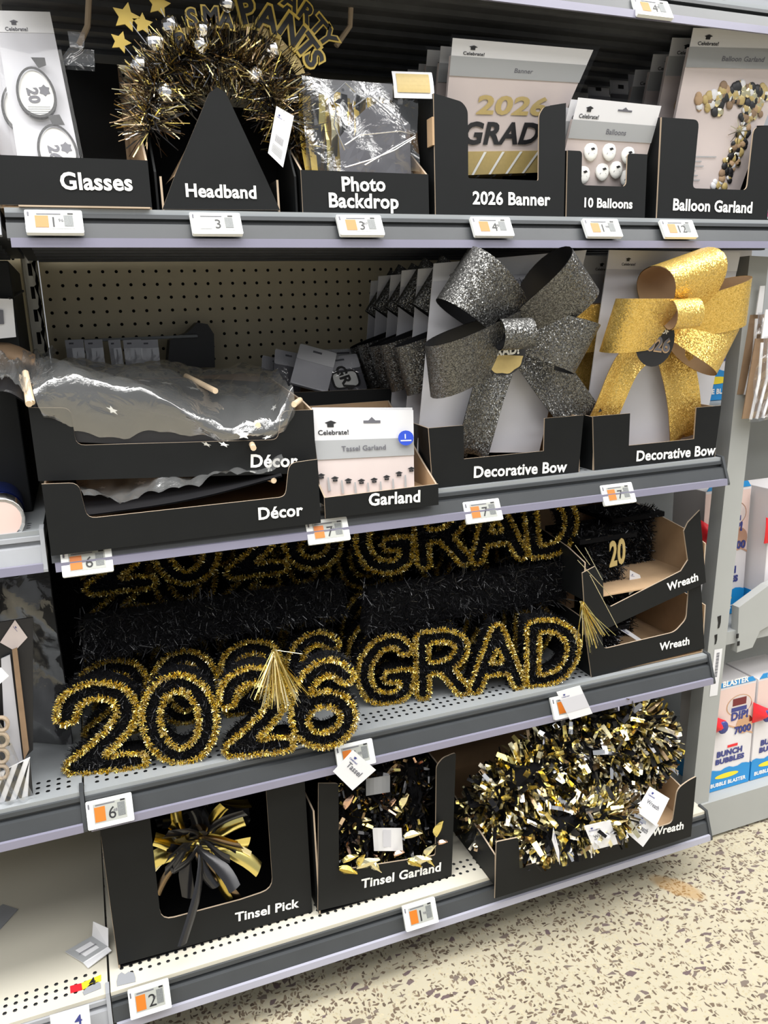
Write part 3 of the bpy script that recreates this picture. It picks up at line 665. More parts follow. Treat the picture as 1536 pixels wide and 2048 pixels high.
# ---- balloon garland packs
F = Qpx((1318, 400, .07), (1472, 402, .07), (1597, 62, .045), (1386, 56, .045))
def dr_gar(t, F):
    W, H = F.w, F.h; r2 = random.Random(5); cols = ['ink_gold', 'navy_print', 'ink_gold', 'kraft', 'ink_black', 'gold_pale', 'ink_gold', 'brown_fabric']
    cols = ['ink_gold', 'ink_black', 'ink_gold', 'kraft', 'ink_black', 'gold_pale', 'white_card', 'brown_fabric']
    path = crom([(1413, 200), (1436, 208), (1458, 186), (1482, 180), (1508, 200), (1530, 186), (1508, 226), (1492, 255), (1488, 290), (1478, 318), (1462, 345), (1450, 374)], 4)
    mb = MB()
    for i, p in enumerate(path):
        for k in range(5):
            rr = r2.uniform(.004, .008) if i > 26 else r2.uniform(.006, .0105)
            c = at(p[0]+r2.uniform(-16, 16)*(1 if i < 26 else .7), p[1]+r2.uniform(-16, 16), .05); c = c-F.n*((c-F.o).dot(F.n)-.001); mb.ball(c, rr, r2.choice(cols), 8, 6, (1, .35, 1))
    mb.build('garland_picture', t, smooth=True, label='raised picture of a black, cream and gold balloon arch')
    mb = MB()
    for k in range(7): rectF(mb, F, W*.27, W*(.56 if k == 0 else .36+.04*(k % 3)), H*(.26-k*.028), H*(.267-k*.028), .0016, 'band_grey')
    c = [(W*.74, H*.43)]
    for k in range(9):
        an = k*.7; mb.face([F.P(W*.72+x*math.cos(an)-y*math.sin(an), H*.42+x*math.sin(an)+y*math.cos(an), .0042) for x, y in [(0, -.0009), (.022, -.0005), (.022, .0005), (0, .0009)]], 'gold_pale')
    mb.face([F.P(W*.93+.003*math.cos(a), H*.955+.004*math.sin(a), .0022) for a in [i*.785 for i in range(8)]], 'ink_black')
    mb.build('small_print', t)
r0 = header_pack('garland_pack', 'front balloon garland pack in a clear bag with a printed balloon arch', 'garland pack', F, F.h*.105, F.h*.115, 'Balloon Garland', '', draw=dr_gar, tw=.42, slot=False)
for k, dy in enumerate((.05, .10, .15)):
    copy_tree(r0, None, (-.002, dy, -.012*k), ['second', 'third', 'rearmost'][k]+' balloon garland pack in the row behind the front bag')
# dim header cards at the back between banner and garland packs
for k, (u, v) in enumerate(((1180, 150), (1225, 145), (1262, 140), (1290, 138))):
    p = at(u, v, .40-k*.05); F = Frame((p.x, p.y, p.z-.09), (p.x+.08, p.y, p.z-.09), (p.x, p.y+.01, p.z))
    t = thing('hanging_pack', ['leftmost', 'second', 'third', 'rightmost'][k]+' dim pouch hanging deep in shadow behind the balloon packs', 'pouch', F.P(.04, .09))
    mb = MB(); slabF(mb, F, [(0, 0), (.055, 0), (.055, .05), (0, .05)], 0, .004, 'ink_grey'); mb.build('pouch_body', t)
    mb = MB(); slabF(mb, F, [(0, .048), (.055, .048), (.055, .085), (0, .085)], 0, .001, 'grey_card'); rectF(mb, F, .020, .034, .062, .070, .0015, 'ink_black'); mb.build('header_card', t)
# ---- photo backdrop bags
def foil_bag(label, x0, x1, y, z0, z1, seed, header=True):
    r = np.random.default_rng(seed); t = thing('foil_bag', label, 'foil bag', ((x0+x1)/2, y, z0)); W = x1-x0; H = z1-z0
    n = 20; mb = MB()
    for k in range(n):
        a = x0+W*(k+.5)/n; mm = ['gold_matt', 'gold_foil', 'black_foil', 'gold_deep', 'black_foil', 'gold_pale', 'gold_matt', 'black_matt'][r.integers(8)]; ph = r.uniform(0, 6); am = r.uniform(.002, .008)
        top = H*(.90+.04*r.uniform(-1, 1))
        mb.grid(lambda u, v: (a+(u-.5)*W/n*1.3+am*math.sin(v*4+ph)*.4, y+.006*math.cos(v*7+ph)+am*(u-.5), z0+v*top), 1, 8, mm)
    mb.build('foil_curtain', t, kind='stuff')
    mb = MB(); mb.grid(lambda u, v: (x0+W*.30+W*.68*u, y-.012-.005*math.sin(u*9+v*3), z0+H*.02+v*H*(.62+.22*math.sin(u*3.1-.3))), 8, 8, 'ink_grey'); mb.build('folded_prop', t, label='dark folded foil sheet')
    mb = MB(); mb.grid(lambda u, v: (x0-.004+(W+.008)*u, y-.020-.007*math.sin(u*11+v*5+seed)*math.sin(v*8+u*3)-.006*math.sin(v*3.1), z0+v*H), 20, 20, 'film_heavy'); mb.build('clear_bag', t, smooth=True)
    if header:
        mb = MB(); mb.box(x0+W*.02, x1-W*.02, y-.003, y+.002, z1-.03, z1+.012, 'grey_card')
        for k in range(9): mb.box(x0+W*(.08+k*.1), x0+W*(.08+k*.1)+.004, y-.0036, y-.003, z1-.004, z1+.0, 'ink_grey')
        mb.build('header_card', t)
    return t
fb = foil_bag('front bag of gold, silver and black foil curtain in the Photo Backdrop tray', .422, .598, .062, zB+.004, 1.538, 3, False)
F = Frame(at(788, 198, .035), at(868, 200, .028), at(758, 146, .05)); 
t = fb
mb = MB(); mb.grid(lambda u, v: F.P(u*F.w, v*F.h, .004*math.sin(v*2.5)+.003), 3, 5, 'white_card', 'white_card', .0006); mb.build('product_card', t, label='curled white edged card showing a gold picture')
mb = MB(); mb.grid(lambda u, v: F.P(F.w*.08+u*F.w*.82, F.h*.18+v*F.h*.7, .004*math.sin((.18+v*.7)*2.5)+.0042), 3, 5, 'ink_gold'); mb.build('card_print', t)
mb = MB(); st = [at(*p, .036) for p in [(668, 205), (680, 208), (687, 196), (676, 198)]]; mb.face(st, 'ink_black'); mb.build('star', t)
mb = MB()
sk = [(690, 300), (668, 250), (672, 215), (660, 195), (690, 165), (712, 185), (705, 215), (740, 190), (770, 215), (800, 240), (812, 265), (800, 262)]
mb.tube([at(*p, .030) for p in sk], .0011, 'silver_foil', 5)
mb.tube([at(*p, .028) for p in [(690, 290), (720, 270), (800, 262), (832, 270), (790, 295), (730, 330)]], .0008, 'silver_foil', 5)
mb.tube([at(*p, .028) for p in [(690, 335), (740, 320), (790, 300), (830, 275)]], .0008, 'silver_foil', 5); mb.build('crease_glint', t, label='silver lines standing in for glints on the clear bag creases')  # highlights along the bag folds modelled as silver wires
foil_bag('second foil curtain bag behind the front one', .425, .600, .13, zB+.004, 1.550, 8)
foil_bag('third foil curtain bag deep in the Photo Backdrop tray', .43, .60, .20, zB+.004, 1.556, 9)
# ---- tassel garland packs
F = Qpx((646, 1022, .010), (829, 1003, .010), (826, 820, .030), (622, 820, .030))
def dr_tas(t, F):
    W, H = F.w, F.h
    for k in range(8):
        x = W*(.02+k*.135); sag = .36-.10*math.sin(math.pi*(k+.4)/7.6); mb = MB(); b = H*sag; s = W*.042
        mb.face([F.P(*p, .0026) for p in [(x-s, b+s*.35), (x, b+s*.8), (x+s, b+s*.35), (x, b-s*.1)]], 'ink_black')
        mb.face([F.P(*p, .0026) for p in [(x-s*.6, b+s*.1), (x-s*.55, b-s*.5), (x+s*.55, b-s*.5), (x+s*.6, b+s*.1), (x, b-s*.15)]], 'ink_black'); mb.build('cap_print', t)
        if k < 7:
            mb = MB(); xx = x+W*.067; mb.face([F.P(*p, .0026) for p in [(xx-.0012, b-.002), (xx+.0012, b-.002), (xx+.0022, b-.024), (xx-.0022, b-.024)]], 'band_grey'); mb.build('tassel_print', t)
    mb = MB(); c = (W*.90, H*.70); mb.face([F.P(c[0]+.013*math.cos(a), c[1]+.013*math.sin(a), .0085) for a in [i*math.pi/10 for i in range(20)]], 'blue_sticker')
    textF(mb, F, '1', c[0]-.002, c[1]-.001, None, .0088, 'ink_white', .03, height=.008); rectF(mb, F, c[0]-.009, c[0]+.009, c[1]-.0055, c[1]-.0035, .0088, 'ink_white'); mb.build('round_sticker', t, label='round blue sticker with a white 1')
    mb = MB(); textF(mb, F, 'Tassel Garland', W*.25, H*.585, W*.45, .0028, 'ink_grey', .015); textF(mb, F, 'TASSEL GARLAND', W*.30, H*.05, W*.36, .0028, 'pink_card', .0); mb.build('title_print', t)
s0 = header_pack('tassel_garland_pack', 'front Tassel Garland pack with a round blue sticker', 'garland pack', F, F.h*.30, F.h*.19, '', '', draw=dr_tas, th=.008)
copy_tree(s0, None, (.006, .018, .002), 'second Tassel Garland pack directly behind the one with the sticker in view')
copy_tree(s0, None, (-.003, .04, -.006), 'third Tassel Garland pack at the back of the Garland tray')
# ---- loose pouches in the tray behind
def pouch(label, F, dark, txt=None, name='glasses_pouch'):
    W, H = F.w, F.h; t = thing(name, label, 'pouch', F.P(W/2, 0))
    mb = MB(); slabF(mb, F, rounded([(0, 0), (W, 0), (W, H*.72), (0, H*.72)], .004), -.006, 0, dark); mb.build('pouch_body', t)
    mb = MB(); slabF(mb, F, rounded([(0, H*.62), (W, H*.62), (W, H), (0, H)], .004), .0003, .0012, 'white_card' if dark != 'ink_grey' else 'grey_card')
    rectF(mb, F, W*.38, W*.62, H*.86, H*.91, .0016, 'ink_grey'); mb.build('header_card', t)
    if txt:
        mb = MB(); mb.face([F.P(*p, .001) for p in rounded([(W*.12, H*.1), (W*.88, H*.1), (W*.88, H*.58), (W*.12, H*.58)], .012)], 'ink_black')
        mb.face([F.P(*p, .0014) for p in rounded([(W*.18, H*.14), (W*.82, H*.14), (W*.82, H*.54), (W*.18, H*.54)], .010)], 'ink_white')
        textF(mb, F, txt, W*.5, H*.34, None, .0018, 'ink_black', .04, height=W*.30, ang=-1.4, center=True); mb.build('lens_print', t)
    mb = MB(); mb.grid(lambda a, b: F.P(a*W, b*H, .004+.002*math.sin(a*9+b*7)), 6, 6, 'film_heavy'); mb.build('sleeve', t, smooth=True)
    return t
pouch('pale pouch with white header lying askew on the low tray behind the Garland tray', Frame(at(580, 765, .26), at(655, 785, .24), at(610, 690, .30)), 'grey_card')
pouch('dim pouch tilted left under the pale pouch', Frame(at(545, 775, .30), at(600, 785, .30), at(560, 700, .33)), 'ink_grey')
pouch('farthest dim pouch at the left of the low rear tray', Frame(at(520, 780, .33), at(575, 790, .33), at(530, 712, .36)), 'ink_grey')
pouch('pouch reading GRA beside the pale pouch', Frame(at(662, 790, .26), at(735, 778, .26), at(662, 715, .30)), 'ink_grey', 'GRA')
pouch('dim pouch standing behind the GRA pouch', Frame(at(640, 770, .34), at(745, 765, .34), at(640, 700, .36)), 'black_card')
# dark hook bar with hanging cards at the back left
t = thing('hanging_bar', 'dark steel bar across the pegboard holding small cards', 'bar', at(390, 690, .50))
MB().tube([at(130, 683, .44), at(395, 672, .44)], .003, 'steel_grey').build('rod', t)
MB().prism([at(*p, .45) for p in [(335, 735), (430, 735), (428, 668), (415, 648), (395, 645), (375, 665), (340, 680)]], (0, .05, 0), 'ink_black').build('bracket', t)
for k, u in enumerate((137, 175, 224, 252, 285)):
    F = Frame(at(u, 735, .43), at(u+(36 if k != 2 else 24), 733, .43), at(u, 680, .43)); W, H = F.w, F.h
    t = thing('hanging_card', ['leftmost', 'second', 'third, narrow', 'fourth', 'rightmost'][k]+' grey hanging card on the bar in front of the pegboard', 'card', F.P(W/2, H), 'grey cards on the rear bar')
    mb = MB(); slabF(mb, F, [(0, 0), (W, 0), (W, H), (0, H)], 0, .001, 'grey_card'); rectF(mb, F, W*.2, W*.45, H*.84, H*.9, .0014, 'ink_grey'); mb.build('card', t)
    mb = MB(); mb.grid(lambda a, b: F.P(a*W, b*H*.7, .006+.002*math.sin(a*5)), 3, 3, 'film_heavy'); mb.build('pouch', t)
# ---- Décor bags with banners on sticks
def decor_bag(label, cs, y0, seed, sticks, starpts):
    r = np.random.default_rng(seed); t = thing('decor_bag', label, 'banner bag', cs(.5, .5))
    def sheet(u, v):
        p = cs(.01+u*.98, .02+v*.96)-Vector((0, 0, .006)); p.y = max(p.y, y0+.019); return p
    mb = MB(); mb.grid(sheet, 22, 20, 'ink_black', 'ink_black', .002); mb.build('banner_sheet', t)
    for (u, v, s_) in starpts:
        mb = MB(); c = [cs(u+(x)*1.0, v+(z)*1.0)-Vector((0, 0, .0015)) for x, z in star_pts(0, 0, s_, 5)]; mb.face(c, 'ink_white'); mb.build('star', t)
    for (a, b) in sticks: MB().tube([a, b], .0045, 'wood', 10).build('stick', t)
    ph = r.uniform(0, 6, 8)
    def wr(u, v):
        p = cs(u, v); k = .010*math.sin(u*14+v*6+ph[0])*math.sin(v*9-u*4+ph[1])+.006*abs(math.sin(u*17+v*13+ph[2]))+.004*abs(math.sin(u*31-v*23+ph[3])); return p+Vector((0, -.004, .012+k))
    mb = MB(); mb.grid(wr, 60, 36, 'film_milky'); mb.build('clear_bag', t, smooth=True)
    return t
def cs1(u, v):   # sheet draped in the upper tray: u left-right, v front-back
    f0 = [at(*p, .006) for p in [(70, 808), (140, 772), (250, 806), (370, 838), (470, 868), (545, 862), (585, 800)]]
    q = crom(f0, 6); k = u*(len(q)-1); i = min(int(k), len(q)-2); a = q[i].lerp(q[i+1], k-i)
    b = Vector((-.01+u*.42, .34, 1.085+.020*math.sin(u*3.1)))
    lo = [at(*p) for p in [(95, 880, .019), (190, 889, .019), (290, 890, .019), (390, 892, .019), (470, 912, .002), (552, 884, .004), (590, 850, .02)]]
    ql = crom(lo, 6); c = ql[i].lerp(ql[i+1], k-i)
    if v < .2: p = c.lerp(a, v/.2); p.y -= .006*math.sin(v/.2*3.14); return p
    e = ((v-.2)/.8)**.8; p = a.lerp(b, e); p.z += .022*math.sin(e*3.1)*(1-.5*u); return p
st1 = [(at(507, 896, -.010), at(497, 874, .06)), (at(516, 851, -.004), at(513, 846, .05)), (at(588, 809, .0), at(600, 800, .05)), (at(431, 782, .06), at(372, 752, .20)), (at(58, 808, -.01), at(50, 752, .09))]
mb = None
db = decor_bag('clear bag with a black starred banner overflowing the upper Décor tray', cs1, .0, 2, st1, [(.62, .10, .022), (.70, .2, .03), (.55, .05, .02), (.80, .16, .026), (.35, .62, .03), (.42, .60, .035), (.50, .60, .03), (.60, .58, .03), (.28, .15, .018), (.9, .3, .02)])
def cs2(u, v):
    a = Vector((.055+u*.29, -.008+.002*math.sin(u*9), .938+.030*u**2)); b = Vector((.02+u*.36, .30, .965)); p = a.lerp(b, v); p.z += .012*math.sin(v*3.1)*(1 if v < .5 else .6); return p
db2 = decor_bag('clear bag with a dark banner inside the lower Décor tray', cs2, -.026, 5, [(Vector((.33, .0, .955)), Vector((.30, .2, .955)))], [(.30, .3, .03), (.42, .3, .03), (.52, .32, .03), (.74, .35, .04), (.64, .4, .03), (.12, .3, .02)])
def cs3(u, v):
    a = Vector((-.055+u*.075, -.005+.03*u, 1.108+.012*math.sin(u*5)-.008*u)); b = Vector((-.05+u*.09, .22, 1.120+.02*u)); p = a.lerp(b, v); p.z += .015*math.sin(v*3.1); return p
decor_bag('crumpled clear bag end hanging past the left side of the upper Décor tray', cs3, 0, 9, [(Vector((.004, .0, 1.096)), Vector((-.002, .05, 1.135)))], [])
# ================================================================ BOWS
def loc(F, u, v, dd=0.):
    d = FW + RT*((u-768)/FPX) - UP*((v-1024)/FPX); k = (F.o+F.n*dd-CAM).dot(F.n)/d.dot(F.n); p = CAM+d*k-F.o; return (p.dot(F.u), p.dot(F.v))
def bow_card(label, F, gold, badge, corners):
    W, H = F.w, F.h; t = thing('bow_card', label, 'bow', F.P(W/2, 0))
    G = QF(*[F.P(*loc(F, *p)) for p in corners]); W2, H2 = G.w, G.h
    mb = MB(); slabF(mb, G, [(0, 0), (W2, 0), (W2, H2), (0, H2)], -.002, 0, 'grey_card', 'white_card', 'white_card'); mb.build('backing_card', t)
    mb = MB(); rectF(mb, G, 0, W2, H2*.91, H2, .0006, 'white_card'); cap_logo(mb, G, W2*.13, H2*.96, W2*.030, .0012, 'ink_black')
    textF(mb, G, 'Decorative Bow', W2*.38, H2*.865, W2*.36, .0012, 'ink_grey', .01); mb.build('card_print', t)
    outer, inner = ('glitter_gold', 'kraft') if gold else ('glitter_black', 'ink_black')
    cx, cy = badge
    def loop(ang, L, wd, h, tw, base=.012, drop=0., lift=0.):
        ra = math.radians(ang); e = (math.cos(ra), math.sin(ra)); g = (-e[1], e[0]); tw = math.radians(tw)
        def fn(v, u):   # u along ribbon 0..1, v across -.5...5
            th = u*2*math.pi; rad = L*(1-math.cos(th))/2; zz = -h*math.sin(th)*(.35+.65*(1-math.cos(th))/2)+h*.75*(1-math.cos(th))/2*.5
            a = (v-.5)*wd*(.55+.45*math.sin(math.pi*u)**.5 if 0 < u < 1 else .55)
            px = cx+e[0]*rad+g[0]*a*math.cos(tw); py = cy+e[1]*rad+g[1]*a*math.cos(tw); d = base+h*.55+zz+a*math.sin(tw)+wd*.5*abs(math.sin(tw))*(.3+.7*(1-math.cos(th))/2)
            return F.P(px, py+drop*rad, max(d, .003))
        mb = MB(); mb.grid(fn, 6, 30, outer, inner, .0014); mb.build('ribbon_loop', t, smooth=True)
    def tail(pts, wd, notch=.02, dd=.008, curl=.01):
        q = crom([(x*W, y*H, 0) for x, y in pts], 8); n = len(q); 
        def fn(v, u):
            k = u*(n-1); i = min(int(k), n-2); p = q[i].lerp(q[i+1], k-i); d_ = (q[i+1]-q[i]).normalized(); g = Vector((-d_.y, d_.x, 0))
            ex = notch*(1-abs(v-.5)*2)*(-1) if u > .999 else 0
            pp = p+g*(v-.5)*wd+d_*(ex+notch*.0); return F.P(pp.x, pp.y, dd+.006+curl*math.sin(u*3.0)+.004*math.cos(v*6))
        mb = MB(); mb.grid(fn, 8, 22, inner, outer, .0014); mb.build('ribbon_tail', t, smooth=True)
    return t, loop, tail
# black bow
F = Frame(at(838, 905, .075), at(1098, 905, .075), at(868, 528, .060)); F.w = at(1170, 505, .06).x-at(868, 527, .06).x
W, H = F.w, F.h
print('card1', W, H)
c = loc(F, 1012, 655)
b1, loop, tail = bow_card('front black glitter bow on a white card in the left bow tray', F, False, c, [(834, 905), (1078, 905), (1173, 500), (868, 527)])
def tl(F, pts): return [(a/F.w, b/F.h) for a, b in [loc(F, *p) for p in pts]]
tail(tl(F, [(1000, 690), (960, 790), (930, 915)]), .066, .02)
tail(tl(F, [(1040, 680), (1090, 760), (1160, 850)]), .082, .022, .012)
loop(150, .160, .096, .056, -2)
loop(203, .195, .100, .064, -24)
loop(54, .130, .100, .066, 15)
loop(-14, .118, .092, .050, 18)
dk = MB(); p = loc(F, 1008, 706, .100); dk.face([F.P(p[0]+.040*math.cos(a), p[1]+.036*math.sin(a), .100) for a in [i*math.pi/14 for i in range(28)]], 'ink_black')
dk.face([F.P(p[0]+.036*math.cos(a)*(1+.03*math.sin(9*a)), p[1]-.003+.030*math.sin(a)*(1+.04*math.sin(9*a)), .1006) for a in [math.pi+i*math.pi/24 for i in range(25)]], 'ink_gold')
textF(dk, F, 'GRAD!', p[0]-.028, p[1]-.006, .056, .1012, 'ink_white', .05, ang=.12); dk.build('badge', b1, label='black and gold round badge with white letters')
def ringloop(t, F, c, rad, wd, outer, inner, d, ang, squash=.8):
    ra = math.radians(ang)
    def fn(v, u):
        th = u*2*math.pi; a = (v-.5)*wd; b = rad*math.cos(th); return F.P(c[0]+math.cos(ra)*a-math.sin(ra)*b, c[1]+math.sin(ra)*a+math.cos(ra)*b, d+rad*squash*math.sin(th))
    mb = MB(); mb.grid(fn, 5, 24, inner, outer, .0014); mb.build('centre_ring', t, smooth=True)
ringloop(b1, F, loc(F, 1030, 668, .122), .023, .056, 'glitter_black', 'ink_black', .122, 6)
for k, (dx, dy, dz) in enumerate(((.0, .065, -.004), (-.004, .13, -.002), (.0, .195, -.006), (-.002, .255, -.004), (.002, .31, -.010))):
    if .075+dy < .40: copy_tree(b1, None, (dx, dy, dz), ['black bow card second from the front', 'third black bow card in the row', 'fourth black bow card in the row', 'fifth black bow card in the row', 'rearmost black bow card by the pegboard'][k]+', left bow tray', skip=('badge', 'centre_ring'), squash=.42)
# gold bow
F = Frame(at(1172, 900, .075), at(1420, 900, .075), at(1216, 500, .060)); F.w = at(1482, 505, .06).x-at(1218, 503, .06).x
c = loc(F, 1320, 640)
b2, loop, tail = bow_card('front gold glitter bow on a white card in the right bow tray', F, True, c, [(1162, 900), (1400, 900), (1481, 505), (1218, 500)])
tail(tl(F, [(1290, 680), (1225, 730), (1188, 840)]), .060, -.012, .010, .02)
tail(tl(F, [(1330, 690), (1345, 780), (1358, 882)]), .078, .024)
loop(112, .116, .104, .070, -8)
loop(186, .172, .100, .062, -24)
loop(22, .120, .092, .058, 18)
loop(-27, .118, .094, .048, -4)
dk = MB(); p = loc(F, 1310, 680, .100); dk.face([F.P(p[0]+.042*math.cos(a), p[1]+.046*math.sin(a), .100) for a in [i*math.pi/14 for i in range(28)]], 'ink_black')
textF(dk, F, 'CLASS OF', p[0]-.026, p[1]+.014, .052, .1008, 'ink_white', .04, ang=-.05); textF(dk, F, '2026', p[0]-.034, p[1]-.016, .068, .1006, 'kraft', .07, ang=-.05); textF(dk, F, '2026', p[0]-.033, p[1]-.015, .066, .1012, 'ink_grey', .02, ang=-.05)
dk.build('badge', b2, label='round black badge reading CLASS OF 2026')
ringloop(b2, F, loc(F, 1366, 628, .122), .024, .056, 'glitter_gold', 'kraft', .122, 8)
for k, (dx, dy, dz) in enumerate(((-.010, .065, -.004), (-.006, .13, -.004), (-.012, .195, -.006))):
    copy_tree(b2, None, (dx, dy, dz), ['gold bow card right behind the front gold bow', 'third gold bow card in the right bow tray', 'rearmost gold bow card in the right bow tray'][k], skip=('badge', 'centre_ring'), squash=.42)
# ================================================================ TINSEL SIGNS
def contour(paths, r, step=.02):
    """iso-contour of distance-to-strokes at r (unit letter space) -> list of closed loops"""
    segs = []
    for p in paths:
        for a, b in zip(p[:-1], p[1:]): segs.append((a[0], a[1], b[0], b[1]))
    sg = np.array(segs); x0, x1, y0, y1 = sg[:, [0, 2]].min()-r-.06, sg[:, [0, 2]].max()+r+.06, -.2, 1.2
    xs = np.arange(x0, x1, step); ys = np.arange(y0, y1, step); X, Y = np.meshgrid(xs, ys); D = np.full(X.shape, 9.)
    for a, b, c, d in segs:
        dx, dy = c-a, d-b; t = np.clip(((X-a)*dx+(Y-b)*dy)/max(dx*dx+dy*dy, 1e-9), 0, 1); D = np.minimum(D, np.hypot(X-a-t*dx, Y-b-t*dy))
    D -= r; nxt = {}; pt = {}
    def edge(i, j, k):       # k 0: horizontal from (j,i) ; 1: vertical
        key = (i, j, k)
        if key not in pt:
            if k == 0: t = D[j, i]/(D[j, i]-D[j, i+1]); pt[key] = (xs[i]+t*step, ys[j])
            else: t = D[j, i]/(D[j, i]-D[j+1, i]); pt[key] = (xs[i], ys[j]+t*step)
        return key
    for j in range(len(ys)-1):
        for i in range(len(xs)-1):
            c = (D[j, i] < 0)+2*(D[j, i+1] < 0)+4*(D[j+1, i+1] < 0)+8*(D[j+1, i] < 0)
            if c in (0, 15): continue
            b, r_, t_, l = (i, j, 0), (i+1, j, 1), (i, j+1, 0), (i, j, 1)
            tab = {1: [(l, b)], 2: [(b, r_)], 3: [(l, r_)], 4: [(r_, t_)], 5: [(l, t_), (r_, b)], 6: [(b, t_)], 7: [(l, t_)], 8: [(t_, l)], 9: [(t_, b)], 10: [(b, l), (t_, r_)], 11: [(t_, r_)], 12: [(r_, l)], 13: [(r_, b)], 14: [(b, l)]}[c]
            for a, q in tab: nxt.setdefault(edge(*a), []).append(edge(*q)); nxt.setdefault(edge(*q), []).append(edge(*a))
    loops = []; seen = set()
    for s0 in list(nxt):
        if s0 in seen: continue
        lp = [s0]; seen.add(s0); cur = s0
        while True:
            n = [q for q in nxt[cur] if q not in seen]
            if not n: break
            cur = n[0]; seen.add(cur); lp.append(cur)
        if len(lp) > 5: loops.append([pt[k] for k in lp])
    return loops
def sm(p): return [(q[0], q[1]) for q in crom(p, 6)]
def arc(cx, cy, rx, ry, a0=0, a1=360, n=26): return [(cx+rx*math.cos(math.radians(a0+(a1-a0)*k/n)), cy+ry*math.sin(math.radians(a0+(a1-a0)*k/n))) for k in range(n+1)]
R0 = .088
GLYPH = {
 '2': [sm([(.10, .66), (.17, .83), (.36, .915), (.56, .86), (.64, .68), (.56, .48), (.36, .28), (.12, .09)]), [(.12, .09), (.68, .09)]],
 '0': [arc(.37, .5, .28, .415)],
 '6': [sm([(.62, .80), (.50, .905), (.33, .89), (.17, .74), (.09, .5), (.09, .34)]), arc(.36, .325, .27, .24)],
 'G': [sm([(.64, .78), (.50, .91), (.30, .87), (.13, .66), (.09, .42), (.18, .17), (.40, .085), (.60, .16), (.66, .40)]), [(.66, .40), (.42, .40)]],
 'R': [[(.10, .09), (.10, .91)], sm([(.10, .91), (.42, .91), (.62, .78), (.58, .58), (.40, .47), (.10, .46)]), [(.38, .46), (.64, .09)]],
 'A': [[(.06, .09), (.36, .91)], [(.36, .91), (.66, .09)], [(.18, .34), (.54, .34)]],
 'D': [[(.10, .09), (.10, .91)], sm([(.10, .91), (.38, .89), (.62, .70), (.66, .45), (.54, .20), (.34, .10), (.10, .09)])]}
def letter(ch, Hh, depth, seed, r=R0):
    """returns (body MB, outline MB) in local frame: x right, z up, front at y=0, back at y=depth"""
    global rng
    rng = np.random.default_rng(seed); loops = contour(GLYPH[ch], r); body = MB(); gold = MB()
    c = bpy.data.curves.new('c', 'CURVE'); c.dimensions = '2D'; c.fill_mode = 'BOTH'; c.extrude = .5
    for lp in loops:
        lp2 = lp[::2]; sp = c.splines.new('POLY'); sp.points.add(len(lp2)-1); sp.use_cyclic_u = True
        for k, (x, y) in enumerate(lp2): sp.points[k].co = (x, y, 0, 1)
    o = bpy.data.objects.new('c', c); COL.objects.link(o); bpy.context.view_layer.update()
    me = bpy.data.meshes.new_from_object(o.evaluated_get(bpy.context.evaluated_depsgraph_get())); k0 = len(body.v); mi = body.mi('black_matt')
    body.v += [(v.co.x*Hh, (.5-v.co.z)*(depth-.014)+.010, v.co.y*Hh) for v in me.vertices]
    for p in me.polygons: body.f.append([k0+i for i in p.vertices]); body.m.append(mi)
    bpy.data.objects.remove(o); bpy.data.curves.remove(c); bpy.data.meshes.remove(me)
    # sample strokes for the fuzz
    for p in GLYPH[ch]:
        for a, b in zip(p[:-1], p[1:]):
            L = math.hypot(b[0]-a[0], b[1]-a[1]); n = max(2, int(L*520)); t = rng.random(n); off = rng.uniform(-r*.95, r*.95, n)
            nx, ny = -(b[1]-a[1])/max(L, 1e-6), (b[0]-a[0])/max(L, 1e-6)
            x = a[0]+(b[0]-a[0])*t+nx*off; z = a[1]+(b[1]-a[1])*t+ny*off
            P = np.stack([x*Hh, np.full(n, .010), z*Hh], 1); D = np.stack([rng.normal(size=n)*.8, -np.ones(n)*.6, rng.normal(size=n)*.8], 1)
            body.strips(P, D, rng.uniform(.006, .013, n), .0011, ['black_fuzz', 'black_foil', 'black_matt'], probs=[.55, .2, .25])
    for lp in loops:
        A = np.array(lp+[lp[0]])*Hh; seg = np.diff(A, axis=0); L = np.hypot(seg[:, 0], seg[:, 1]); tot = L.sum(); cum = np.concatenate([[0], np.cumsum(L)])
        cen = A.mean(0)
        def pos(t):
            i = np.clip(np.searchsorted(cum, t, side='right')-1, 0, len(L)-1); f = ((t-cum[i])/np.maximum(L[i], 1e-9))[:, None]; return A[i]+seg[i]*f, seg[i]/np.maximum(L[i], 1e-9)[:, None]
        n = int(tot*4200); q, tg = pos(rng.uniform(0, tot, n)); th = rng.uniform(0, 2*math.pi, n); nr = np.stack([-tg[:, 1], tg[:, 0]], 1)
        P = np.stack([q[:, 0], np.full(n, .004), q[:, 1]], 1)
        D = np.stack([nr[:, 0]*np.cos(th)+tg[:, 0]*.45*rng.normal(size=n), -np.abs(np.sin(th))*1.0+.15, nr[:, 1]*np.cos(th)+tg[:, 1]*.45*rng.normal(size=n)], 1)
        gold.strips(P, D, rng.uniform(.0050, .0084, n), rng.uniform(.0010, .0019, n), ['gold_foil', 'gold_pale', 'gold_deep', 'ink_gold'], probs=[.42, .2, .2, .18])
        # side fuzz through the depth
        n = int(tot*5200*depth/.05); q, tg = pos(rng.uniform(0, tot, n)); nr = np.stack([-tg[:, 1], tg[:, 0]], 1)*rng.choice([-1, 1], n)[:, None]
        y = rng.uniform(.008, depth, n); P = np.stack([q[:, 0], y, q[:, 1]], 1); D = np.stack([nr[:, 0]+.5*rng.normal(size=n), -.3+.5*rng.normal(size=n), nr[:, 1]+.5*rng.normal(size=n)], 1)
        body.strips(P, D, rng.uniform(.005, .011, n), .0011, ['black_fuzz', 'black_foil', 'black_matt'], probs=[.55, .2, .25])
    return body, gold
LET = {}
